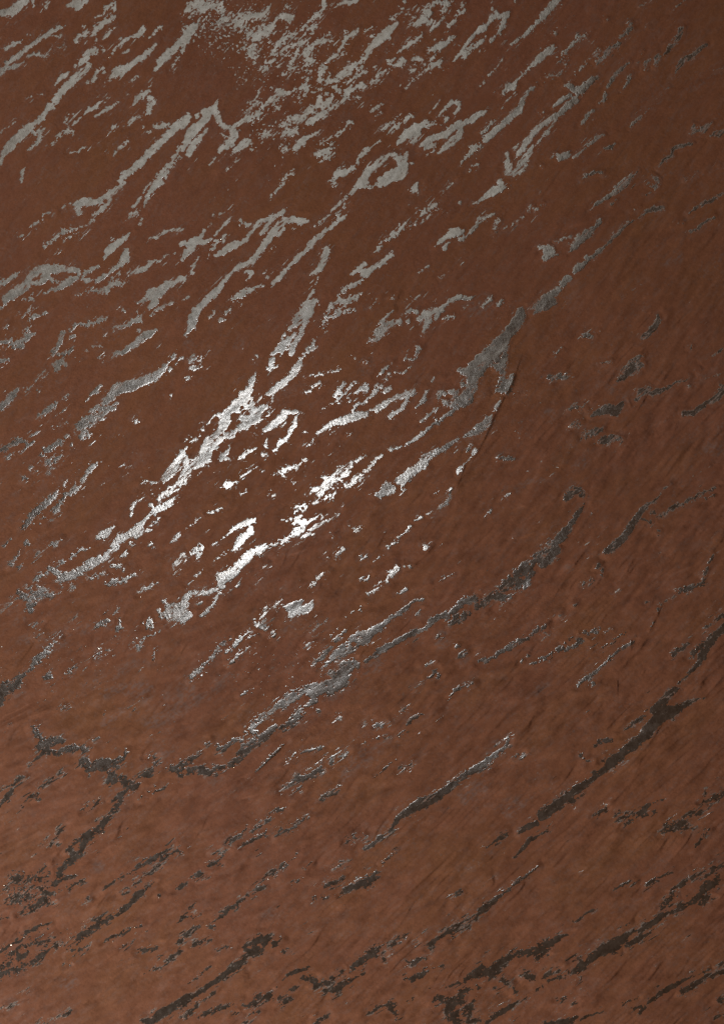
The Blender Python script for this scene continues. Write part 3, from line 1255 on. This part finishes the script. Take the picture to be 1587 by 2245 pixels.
def fbm(x, y, seed, octs=3, gain=0.55):
    s = 0; amp = 1.0; tot = 0
    for i in range(octs):
        ca, sa = math.cos(0.5 * i), math.sin(0.5 * i)
        s = s + amp * (vnoise((x * ca - y * sa) * 2 ** i, (x * sa + y * ca) * 2 ** i, seed + 17 * i) - 0.5)
        tot += amp * amp; amp *= gain
    return s / math.sqrt(tot) / 0.27          # about unit deviation

def sstep(a, b, v):
    t = np.clip((v - a) / (b - a), 0, 1)
    return t * t * (3 - 2 * t)

# ------------------------------------------------------------------ grid of the panel surface
G = 1.5
X0, X1, Y0, Y1 = -180.0, 1767.0, -180.0, 2425.5
nx = int((X1 - X0) / G) + 1
ny = int((Y1 - Y0) / G) + 1
gx = X0 + G * np.arange(nx); gy = Y0 + G * np.arange(ny)
PX, PY = np.meshgrid(gx, gy)
PX = PX.astype(np.float32); PY = PY.astype(np.float32)

def flow(along, across, seed, octs=3, gain=0.55):
    """noise drawn out along the trowel direction: steeper at the top, flatter at the bottom"""
    out = 0; wsum = 0
    t = np.clip((PY - 300) / 1700, 0, 1)
    for k, deg in enumerate((48, 33)):
        a = math.radians(deg)
        u = PX * math.cos(a) - PY * math.sin(a)
        v = PX * math.sin(a) + PY * math.cos(a)
        w = (1 - t) if k == 0 else t
        out = out + w * fbm(u / along, v / across, seed + 5 * k, octs, gain)
        wsum = wsum + w * w
    return out / np.sqrt(wsum)

Fs = np.full(PX.shape, -60.0, np.float32)
Fr = Fs.copy(); Fh = Fs.copy(); Fw = Fs.copy(); KH = np.zeros_like(Fs); DN = np.zeros_like(Fs)

def raster(F, pts):
    if len(pts) == 1:
        pts = pts * 2
    for (ax, ay, aw), (bx, by, bw) in zip(pts[:-1], pts[1:]):
        m = max(aw, bw) + 26
        i0 = max(int((min(ax, bx) - m - X0) / G), 0); i1 = min(int((max(ax, bx) + m - X0) / G) + 2, nx)
        j0 = max(int((min(ay, by) - m - Y0) / G), 0); j1 = min(int((max(ay, by) + m - Y0) / G) + 2, ny)
        if i1 <= i0 or j1 <= j0:
            continue
        x = PX[j0:j1, i0:i1]; y = PY[j0:j1, i0:i1]
        dx, dy = bx - ax, by - ay
        L2 = dx * dx + dy * dy + 1e-6
        t = np.clip(((x - ax) * dx + (y - ay) * dy) / L2, 0, 1)
        d = np.hypot(x - ax - t * dx, y - ay - t * dy)
        v = aw + (bw - aw) * t - d
        F[j0:j1, i0:i1] = np.maximum(F[j0:j1, i0:i1], v)

def crease(pts):
    for (ax, ay), (bx, by) in zip(pts[:-1], pts[1:]):
        m = 70
        i0 = max(int((min(ax, bx) - m - X0) / G), 0); i1 = min(int((max(ax, bx) + m - X0) / G) + 2, nx)
        j0 = max(int((min(ay, by) - m - Y0) / G), 0); j1 = min(int((max(ay, by) + m - Y0) / G) + 2, ny)
        x = PX[j0:j1, i0:i1]; y = PY[j0:j1, i0:i1]
        dx, dy = bx - ax, by - ay
        L = math.hypot(dx, dy)
        tt = ((x - ax) * dx + (y - ay) * dy) / (L * L)
        t = np.clip(tt, 0, 1)
        d = np.hypot(x - ax - t * dx, y - ay - t * dy)
        s = ((x - ax) * dy - (y - ay) * dx) / L            # sign of the side
        if dx > 0: s = -s
        s = np.where(s > 0, 1.0, -1.0) * d
        if dy < 0 and dx > 0 or dy > 0 and dx < 0:
            s = s if dx > 0 else s
        h = np.where(s < 0, np.exp(s / 22.0), np.exp(-s / 2.0))
        KH[j0:j1, i0:i1] = np.maximum(KH[j0:j1, i0:i1], h)

K = 400.0 / 1587.0
WS = {'s': 1.0, 'r': 1.08}
ox = oy = 0.0
for line in STROKES.strip().splitlines():
    p = line.split()
    if not p:
        continue
    c, n = p[0], [float(v) for v in p[1:]]
    if c == 'T':
        ox, oy = n[0], n[1]
        continue
    if c == 'd':
        x, y, rx, ry, st = ox + n[0] * K, oy + n[1] * K, n[2] * K, n[3] * K, n[4]
        a = math.radians(-42)
        u = (PX - x) / rx; v = (PY - y) / ry
        DN = np.maximum(DN, st * np.exp(-0.9 * (u * u + v * v)))
        continue
    if c == 'k':
        crease([(ox + n[i] * K, oy + n[i + 1] * K) for i in range(0, len(n) - 1, 2)])
        continue
    q = [(ox + n[i] * K, oy + n[i + 1] * K, n[i + 2] * K * WS.get(c, 1.0) + (0.3 if c in 'sr' else 0)) for i in range(0, len(n) - 2, 3)]
    raster({'s': Fs, 'r': Fr, 'h': Fh, 'w': Fw}[c], q)

# streaks carry on past the part of the panel that the photograph shows
rnd = random.Random(11)
for _ in range(230):
    x = rnd.uniform(X0 - 20, X1 + 20); y = rnd.uniform(Y0 - 20, Y1 + 20)
    if -25 < x < 1612 and -25 < y < 2270:
        continue
    a = math.radians(rnd.gauss(50 if y < 900 else 36, 7))
    L = rnd.uniform(15, 110); w = rnd.uniform(2, 9)
    pts = []
    for k in range(5):
        f = k / 4 - 0.5
        px = x + math.cos(a) * L * f + rnd.gauss(0, 3); py = y - math.sin(a) * L * f + rnd.gauss(0, 3)
        if -6 < px < 1593 and -6 < py < 2251:
            continue
        pts.append((px, py, w * (1 - 1.6 * abs(f)) + rnd.uniform(-1, 2)))
    if len(pts) > 1:
        raster(Fr if rnd.random() < 0.5 else Fs, pts)

n_edge = flow(13, 6, 101, 3, 0.62)
n_fine = fbm(PX / 5.0, PY / 4.4, 140, 2, 0.8)
n_fib = flow(17, 2.7, 151, 3, 0.75)
n_pit = fbm(PX / 6.0, PY / 4.4, 177, 3, 0.7)
n_big = flow(160, 60, 33, 3)
n_fleck = 0.6 * flow(8, 3.2, 211, 3, 0.8) + 0.8 * fbm(PX / 3.6, PY / 3.2, 213, 2, 0.8)
n_gate = flow(60, 22, 223, 2)

F = np.maximum(np.minimum(Fs, 9) + 1.1 * n_edge + 1.2 * n_fine + 1.0 * n_fib + 0.9 * n_pit,
               np.minimum(Fr, 6) + 1.9 * n_edge + 2.2 * n_fine + 1.9 * n_fib + 1.3 * n_pit - 0.3)
low = sstep(1250, 1750, PY)                                     # the worn lower half is more broken up
thr = 1.42 - 0.2 * low - 0.4 * (Fr > Fs)
F = F - 20.0 * np.clip(n_pit - thr, 0, 3) - 2.4 * low * np.clip(0.6 * n_fine + 0.9 * n_fib - 0.25, 0, 3)
F = np.where(Fh > -4, np.minimum(F, -Fh + 0.8 * n_edge), F)
t_fleck = 2.42 - 1.15 * np.log1p(1.1 * DN) + 0.22 * np.where(DN > 0.4, 0, 1) - 0.25 * np.clip(n_gate, -1.5, 1.5)
near = sstep(-16, -2, np.maximum(Fs, Fr))                       # crumbs gather round the streaks
F_fl = (n_fleck - (t_fleck - 0.75 * near)) * 2.4
F = np.maximum(F, np.minimum(F_fl, 3.0))
n_hair = flow(30, 2.6, 501, 2, 0.7)
rgt = sstep(1150, 1450, PX) * sstep(1250, 950, PY)
F = F - rgt * (0.8 + 2.0 * np.clip(n_fib + 0.5 * n_fine, 0, 3))
hair = (n_hair + 0.35 * n_gate - (1.98 - 0.5 * sstep(-20, -4, np.maximum(Fs, Fr)) - 0.12 * np.minimum(DN, 4))) * 2.4
F = np.maximum(F, np.minimum(hair, 2.0))
wisp = (0.8 * n_fib + 0.45 * n_edge + 0.35 * n_gate - (2.5 - (1.05 + 0.5 * low) * sstep(-15, 0, np.maximum(Fs, Fr)) - 0.45 * low)) * 2.2
F = np.maximum(F, np.minimum(wisp, 2.5))
F = F.astype(np.float32)

# ------------------------------------------------------------------ relief of the plaster, in millimetres
RA = 0.7 + 1.3 * sstep(500, 1700, PY + 0.45 * (PX - 700))
H = (2.2 * flow(420, 260, 7, 2)
     + 0.50 * RA * flow(64, 17, 51, 2, 0.6)
     + 0.03 * RA * fbm(PX / 13, PY / 9, 61, 3, 0.7)
     + 0.04 * n_fine
     + 1.6 * KH * (0.6 + 0.4 * n_gate))
def saw(pitch, wob, deg, seed, drop):
    a = math.radians(deg)
    v = PX * math.sin(a) + PY * math.cos(a)
    p = v / pitch + wob * flow(200, 60, seed, 2, 0.5) + 0.012 * n_edge
    f = p - np.floor(p)
    return np.where(f < 1 - drop, f / (1 - drop), sstep(1, 1 - drop, f)) - 0.5
g1 = sstep(-0.3, 1.4, flow(90, 40, 401, 2)); g2 = sstep(0.0, 1.5, flow(60, 30, 411, 2))
H = H + RA * (0.80 * g1 * saw(44, 0.42, 42, 421, 0.11) + 0.62 * g2 * saw(21, 0.6, 38, 431, 0.14) + 0.30 * sstep(-1.2, 0.8, flow(40, 26, 441, 2)) * saw(12, 0.7, 40, 451, 0.25))
ter = flow(190, 34, 71, 2, 0.4)                                 # small terraces left by the trowel
ter = ter * 1.15
H = H + 0.20 * RA * flow(190, 34, 71, 1)
HS = 2.2 * flow(420, 260, 7, 2) + 0.20 * RA * flow(190, 34, 71, 1) + 1.6 * KH + 0.10 * flow(60, 15, 51, 1)
fl_ = sstep(-16, 1.0, np.maximum(Fs, Fr))
H = H * (1 - fl_) + HS * fl_
bank = (0.35 + 0.65 * sstep(700, 1100, PX + 0.2 * PY - 200)) * (1 - 0.85 * low) * (0.4 + 0.6 * sstep(500, 900, PX))
H = H + 0.32 * bank * sstep(-6.0, -0.5, np.maximum(Fs, Fr) + 0.5 * n_edge)
H = H.astype(np.float32)
TH = 0.06                                                       # thickness of the metal layer
n_m = flow(30, 12, 91, 2)
HP = H + 0.06 + TH * sstep(0.0, 2.0, F) + 0.03 * n_m
HP = HP.astype(np.float32)

cover = np.clip(0.58 * (1 - sstep(0.0, 3.2, F)) + 0.32 * rgt - 0.32 * low + 0.22 * n_gate + 0.25 * n_fib, 0, 1.3).astype(np.float32)
wash = np.clip(1.0 * sstep(-8, 5, Fw) * sstep(-0.6, 1.2, n_edge * 0.4 + n_fine * 0.5 + n_fib * 0.6), 0, 1)
wash = np.maximum(wash, 0.38 * sstep(-7, 0, F) * sstep(-0.3, 1.2, n_edge))
smear = sstep(0.9, 2.2, flow(70, 15, 301, 3)) * sstep(-0.2, 1.2, flow(9, 3.5, 311, 2)) * (0.25 + 0.75 * sstep(500, 1300, PY))
res = sstep(1.3, 2.4, n_fleck + 0.5 * n_gate + 0.4 * near)
wash = np.maximum(wash, 0.4 * smear)
wash = np.maximum(wash, 0.8 * res).astype(np.float32)

# ------------------------------------------------------------------ materials
def nodes_of(name):
    m = bpy.data.materials.new(name); m.use_nodes = True
    nt = m.node_tree
    return m, nt, nt.nodes["Principled BSDF"]

def noise(nt, vec, scale, detail=4, rough=0.55):
    n = nt.nodes.new("ShaderNodeTexNoise")
    n.inputs["Scale"].default_value = scale
    n.inputs["Detail"].default_value = detail
    n.inputs["Roughness"].default_value = rough
    nt.links.new(vec, n.inputs["Vector"])
    return n.outputs["Fac"]

def ramp(nt, fac, p0, c0, p1, c1):
    r = nt.nodes.new("ShaderNodeValToRGB")
    r.color_ramp.elements[0].position = p0; r.color_ramp.elements[0].color = (*c0, 1)
    r.color_ramp.elements[1].position = p1; r.color_ramp.elements[1].color = (*c1, 1)
    nt.links.new(fac, r.inputs[0])
    return r.outputs[0]

def mix(nt, fac, a, b, mode='MIX'):
    n = nt.nodes.new("ShaderNodeMix"); n.data_type = 'RGBA'; n.blend_type = mode
    for sock, v in ((n.inputs[0], fac), (n.inputs[6], a), (n.inputs[7], b)):
        if hasattr(v, "links") or isinstance(v, bpy.types.NodeSocket):
            nt.links.new(v, sock)
        else:
            sock.default_value = v if isinstance(v, (int, float)) else (*v, 1)
    return n.outputs[2]

def streak_vec(nt, deg, sx, sy):
    tc = nt.nodes.new("ShaderNodeTexCoord")
    mp = nt.nodes.new("ShaderNodeMapping")
    mp.inputs["Rotation"].default_value = (0, math.radians(deg), 0)
    mp2 = nt.nodes.new("ShaderNodeMapping")
    mp2.inputs["Scale"].default_value = (sx, 1, sy)
    nt.links.new(tc.outputs["Object"], mp.inputs["Vector"])
    nt.links.new(mp.outputs[0], mp2.inputs["Vector"])
    return mp2.outputs[0], tc.outputs["Object"]

def bump(nt, h, strength, dist, nrm=None):
    b = nt.nodes.new("ShaderNodeBump")
    b.inputs["Strength"].default_value = strength
    b.inputs["Distance"].default_value = dist
    nt.links.new(h, b.inputs["Height"])
    if nrm is not None:
        nt.links.new(nrm, b.inputs["Normal"])
    return b.outputs[0]

def math_n(nt, op, a, b):
    n = nt.nodes.new("ShaderNodeMath"); n.operation = op
    for i, v in enumerate((a, b)):
        if isinstance(v, (int, float)): n.inputs[i].default_value = v
        else: nt.links.new(v, n.inputs[i])
    return n.outputs[0]

def plaster_material():
    m, nt, b = nodes_of("rust_brown_plaster")
    sv, ob = streak_vec(nt, 42, 0.40, 1.0)
    s2, _ = streak_vec(nt, 42, 0.6, 1.0)
    broad = noise(nt, ob, 2.2, 3)
    c = ramp(nt, broad, 0.35, (0.203, 0.0785, 0.0395), 0.65, (0.200, 0.0770, 0.0430))
    rust = noise(nt, sv, 9, 4, 0.6)
    c = mix(nt, ramp(nt, rust, 0.45, (0, 0, 0), 0.75, (0.6, 0.6, 0.6)), c, (0.209, 0.0870, 0.0348))
    mott = noise(nt, sv, 55, 5, 0.65)
    c = mix(nt, 1.0, c, ramp(nt, mott, 0.25, (0.92, 0.92, 0.92), 0.78, (1.05, 1.05, 1.05)), 'MULTIPLY')
    grain = noise(nt, ob, 420, 2, 0.7)
    c = mix(nt, 1.0, c, ramp(nt, grain, 0.25, (0.78, 0.78, 0.78), 0.75, (1.20, 1.20, 1.20)), 'MULTIPLY')
    at = nt.nodes.new("ShaderNodeAttribute"); at.attribute_name = "wash"
    worn = at.outputs["Fac"]
    c = mix(nt, worn, c, (0.215, 0.125, 0.100))
    nt.links.new(c, b.inputs["Base Color"])
    r = math_n(nt, 'SUBTRACT', 0.72, math_n(nt, 'MULTIPLY', worn, 0.22))
    nt.links.new(r, b.inputs["Roughness"])
    nt.links.new(math_n(nt, 'MULTIPLY', worn, 0.25), b.inputs["Metallic"])
    b.inputs["Specular IOR Level"].default_value = 0.22
    h1 = bump(nt, grain, 0.45, 0.0007)
    h2 = bump(nt, noise(nt, s2, 90, 4, 0.6), 0.26, 0.0016, h1)
    nt.links.new(h2, b.inputs["Normal"])
    return m

def metal_material():
    m, nt, b = nodes_of("tarnished_silver_leaf")
    sv, ob = streak_vec(nt, 42, 0.25, 1.0)
    cv, _ = streak_vec(nt, 108, 0.12, 1.0)
    tar = noise(nt, ob, 60, 5, 0.7)
    c = ramp(nt, tar, 0.30, (0.40, 0.385, 0.36), 0.62, (0.74, 0.73, 0.71))
    film = noise(nt, sv, 38, 5, 0.75)
    brown = ramp(nt, film, 0.46, (0, 0, 0), 0.72, (0.4, 0.4, 0.4))
    c = mix(nt, brown, c, (0.34, 0.24, 0.17))
    spk = noise(nt, ob, 330, 2, 0.8)
    c = mix(nt, ramp(nt, spk, 0.60, (0, 0, 0), 0.72, (0.65, 0.65, 0.65)), c, (0.14, 0.09, 0.06))
    at = nt.nodes.new("ShaderNodeAttribute"); at.attribute_name = "cover"
    cn = noise(nt, sv, 190, 4, 0.8)
    cs = math_n(nt, 'ADD', cn, math_n(nt, 'MULTIPLY', at.outputs["Fac"], 0.36))
    cov = ramp(nt, cs, 0.66, (0, 0, 0), 0.76, (1, 1, 1))
    c = mix(nt, cov, c, (0.195, 0.082, 0.047))
    nt.links.new(c, b.inputs["Base Color"])
    nt.links.new(math_n(nt, 'SUBTRACT', 0.985, math_n(nt, 'MULTIPLY', cov, 0.985)), b.inputs["Metallic"])
    b.inputs["Specular IOR Level"].default_value = 0.25
    br = noise(nt, cv, 260, 3, 0.7)
    rr = math_n(nt, 'ADD', 0.155, math_n(nt, 'MULTIPLY', tar, 0.13))
    rr = math_n(nt, 'ADD', rr, math_n(nt, 'MULTIPLY', cov, 0.45))
    nt.links.new(rr, b.inputs["Roughness"])
    h1 = bump(nt, br, 0.25, 0.0008)
    h2 = bump(nt, noise(nt, ob, 170, 2, 0.5), 0.15, 0.0008, h1)
    nt.links.new(h2, b.inputs["Normal"])
    return m

M_PL = plaster_material()
M_ME = metal_material()
M_BO, _nt, _b = nodes_of("grey_board")
_c = noise(_nt, streak_vec(_nt, 0, 1, 1)[1], 30)
_nt.links.new(ramp(_nt, _c, 0.3, (0.22, 0.20, 0.18), 0.7, (0.30, 0.28, 0.26)), _b.inputs["Base Color"])
_b.inputs["Roughness"].default_value = 0.9

# ------------------------------------------------------------------ meshes
def world_co(x, y, h):
    return np.stack([(x - CX) * MM, -h * MM, (CY - y) * MM], axis=-1).astype(np.float32)

def mesh_from(name, co, loops, starts, totals, mat):
    me = bpy.data.meshes.new(name)
    me.vertices.add(len(co)); me.vertices.foreach_set("co", co.ravel())
    me.loops.add(len(loops)); me.loops.foreach_set("vertex_index", loops.astype(np.int32))
    me.polygons.add(len(starts))
    me.polygons.foreach_set("loop_start", starts.astype(np.int32))
    me.polygons.foreach_set("loop_total", totals.astype(np.int32))
    me.polygons.foreach_set("use_smooth", np.ones(len(starts), bool))
    me.materials.append(mat)
    me.update(calc_edges=True)
    return me

def link(name, me, parent):
    o = bpy.data.objects.new(name, me)
    COL.objects.link(o)
    o.parent = parent
    return o

panel = bpy.data.objects.new("plaster_panel", None)
COL.objects.link(panel)
panel["label"] = "rust brown trowelled plaster panel with diagonal streaks of tarnished silver leaf"
panel["category"] = "wall panel"

# plaster layer, wrapped round its edges to the back
idx = np.arange(nx * ny).reshape(ny, nx)
q = np.stack([idx[:-1, :-1], idx[1:, :-1], idx[1:, 1:], idx[:-1, 1:]], -1).reshape(-1, 4)
co = world_co(PX, PY, H).reshape(-1, 3)
rim = np.concatenate([idx[0, :], idx[1:, -1], idx[-1, -2::-1], idx[-2:0:-1, 0]])
back = co[rim].copy(); back[:, 1] = 0.012
rb = np.arange(len(rim)) + nx * ny
rn = np.roll(np.arange(len(rim)), -1)
q2 = np.stack([rim, rim[rn], rb[rn], rb], -1)
co = np.concatenate([co, back])
q = np.concatenate([q, q2])
me = mesh_from("plaster_layer", co, q.ravel(), np.arange(len(q)) * 4, np.full(len(q), 4), M_PL)
a = me.attributes.new("wash", 'FLOAT', 'POINT')
a.data.foreach_set("value", np.concatenate([wash.ravel(), np.zeros(len(rim), np.float32)]))
pl = link("plaster_layer", me, panel)
pl["label"] = "rust brown plaster layer with trowel ridges and faint worn smears"

import bmesh
bm = bmesh.new()
bmesh.ops.create_cube(bm, size=1)
for v in bm.verts:
    v.co = (v.co.x * (X1 - X0) * MM * 0.997, 0.0245 + v.co.y * 0.024, v.co.z * (Y1 - Y0) * MM * 0.997)
bmesh.ops.bevel(bm, geom=bm.edges[:], offset=0.002, segments=2, affect='EDGES')
me = bpy.data.meshes.new("backing_board"); bm.to_mesh(me); bm.free()
me.materials.append(M_BO)
bo = link("backing_board", me, panel)
bo.location = ((X0 + X1) / 2 * MM - CX * MM, 0, CY * MM - (Y0 + Y1) / 2 * MM)

# metal layer: contour the field into polygons, then split it into its separate patches
F[0, :] = F[-1, :] = -5; F[:, 0] = F[:, -1] = -5
F = np.where(np.abs(F) < 0.02, 0.02, F)
ins = F > 0
N = nx * ny
A = idx[:-1, :-1].ravel(); B = idx[:-1, 1:].ravel(); C = idx[1:, 1:].ravel(); D = idx[1:, :-1].ravel()
fi = ins.ravel()
case = (fi[A] * 1 + fi[B] * 2 + fi[C] * 4 + fi[D] * 8)
# vertex codes: 0..3 corners A B C D, 4 edge AB, 5 edge BC, 6 edge CD, 7 edge DA
TAB = {1: [(0, 4, 7)], 2: [(1, 5, 4)], 4: [(2, 6, 5)], 8: [(3, 7, 6)],
       3: [(0, 1, 5, 7)], 6: [(1, 2, 6, 4)], 12: [(2, 3, 7, 5)], 9: [(3, 0, 4, 6)],
       5: [(0, 4, 7), (2, 6, 5)], 10: [(1, 5, 4), (3, 7, 6)],
       7: [(0, 1, 2, 6, 7)], 14: [(1, 2, 3, 7, 4)], 13: [(2, 3, 0, 4, 5)], 11: [(3, 0, 1, 5, 6)],
       15: [(0, 1, 2, 3)]}
hid = N + idx            # crossing on the horizontal edge to the right of a node
vid = 2 * N + idx        # crossing on the vertical edge below a node
EAB = hid[:-1, :-1].ravel(); ECD = hid[1:, :-1].ravel(); EDA = vid[:-1, :-1].ravel(); EBC = vid[:-1, 1:].ravel()
CODE = [A, B, C, D, EAB, EBC, ECD, EDA]
# labels of the connected patches
lab = np.arange(N)
r_e = np.nonzero((ins[:, :-1] & ins[:, 1:]).ravel())[0]
p1 = idx[:, :-1].ravel()[r_e]; q1 = idx[:, 1:].ravel()[r_e]
d_e = np.nonzero((ins[:-1] & ins[1:]).ravel())[0]
p2 = idx[:-1].ravel()[d_e]; q2_ = idx[1:].ravel()[d_e]
P = np.concatenate([p1, p2]); Q = np.concatenate([q1, q2_])
while True:
    lp, lq = lab[P], lab[Q]
    m_ = np.minimum(lp, lq)
    if np.array_equal(lp, lq):
        break
    np.minimum.at(lab, lp, m_); np.minimum.at(lab, lq, m_)
    np.minimum.at(lab, P, m_); np.minimum.at(lab, Q, m_)
    lab = lab[lab]; lab = lab[lab]
polys = []        # (cells, codes)
fl, fs, fn = [], [], []
for cs, lst in TAB.items():
    cells = np.nonzero(case == cs)[0]
    if not len(cells):
        continue
    for poly in lst:
        vs = np.stack([CODE[k][cells] for k in poly], -1)
        corner = next(k for k in poly if k < 4)
        fl.append(vs[:, ::-1]); fs.append(lab[CODE[corner][cells]]); fn.append(len(poly))

area_of = {}
labs = np.concatenate(fs)
wts = np.ones(len(labs))
# weight by what lies inside the photographed part
cellpos = np.concatenate([v[:, 0] % N for v in fl])
vx = gx[cellpos % nx]; vy = gy[cellpos // nx]
wts = np.where((vx > -4) & (vx < 1591) & (vy > -4) & (vy < 2249), 1.0, 0.001)
u, inv = np.unique(labs, return_inverse=True)
tot = np.bincount(inv, wts)
order = np.argsort(-tot)
top = set(u[order[:100]].tolist())
print("patches", len(u), "faces", len(labs), "100th", tot[order[min(99, len(u) - 1)]])

Fr_ = F.ravel(); Hr = H.ravel(); HPr = HP.ravel()
def coords(vid_all):
    """position of corner and crossing vertices"""
    kind = vid_all // N; base = vid_all % N
    nb = np.where(kind == 1, base + 1, np.where(kind == 2, base + nx, base))
    fa = Fr_[base]; fb = Fr_[nb]
    t = np.where(kind == 0, 0.0, fa / np.where(np.abs(fa - fb) < 1e-6, 1, fa - fb))
    t = np.clip(t, 0, 1)
    xa = gx[base % nx]; ya = gy[base // nx]; xb = gx[nb % nx]; yb = gy[nb // nx]
    x = xa + (xb - xa) * t; y = ya + (yb - ya) * t
    h = np.where(kind == 0, HPr[base], Hr[base] + (Hr[nb] - Hr[base]) * t - 0.01)
    return world_co(x, y, h)

def with_cover(me, uniq):
    a = me.attributes.new("cover", 'FLOAT', 'POINT')
    a.data.foreach_set("value", cover.ravel()[uniq % N])
    return me

def build(name, sel):
    """one mesh from the polygons whose label passes sel"""
    loops, lens = [], []
    for vs, ls, n in zip(fl, fs, fn):
        k = sel(ls)
        if k.any():
            v = vs[k]; loops.append(v.ravel()); lens.append(np.full(len(v), n))
    loops = np.concatenate(loops); lens = np.concatenate(lens)
    uniq, li = np.unique(loops, return_inverse=True)
    starts = np.concatenate([[0], np.cumsum(lens)[:-1]])
    return with_cover(mesh_from(name, coords(uniq), li, starts, lens, M_ME), uniq)

# sort faces once by label so that the hundred patches come out quickly
srt = []
for vs, ls, n in zip(fl, fs, fn):
    o_ = np.argsort(ls, kind='stable'); srt.append((vs[o_], ls[o_], n))
def build_one(label):
    loops, lens = [], []
    for vs, ls, n in srt:
        a0, a1 = np.searchsorted(ls, [label, label + 1])
        if a1 > a0:
            loops.append(vs[a0:a1].ravel()); lens.append(np.full(a1 - a0, n))
    loops = np.concatenate(loops); lens = np.concatenate(lens)
    uniq, li = np.unique(loops, return_inverse=True)
    starts = np.concatenate([[0], np.cumsum(lens)[:-1]])
    return with_cover(mesh_from("metal_patch", coords(uniq), li, starts, lens, M_ME), uniq)

for lb in u[order[:100]]:
    link("metal_patch", build_one(lb), panel)
toparr = np.array(sorted(top))
fk = link("metal_flecks", build("metal_flecks", lambda l: ~np.isin(l, toparr)), panel)
fk["kind"] = "stuff"
fk["label"] = "small scattered flecks of silver leaf"
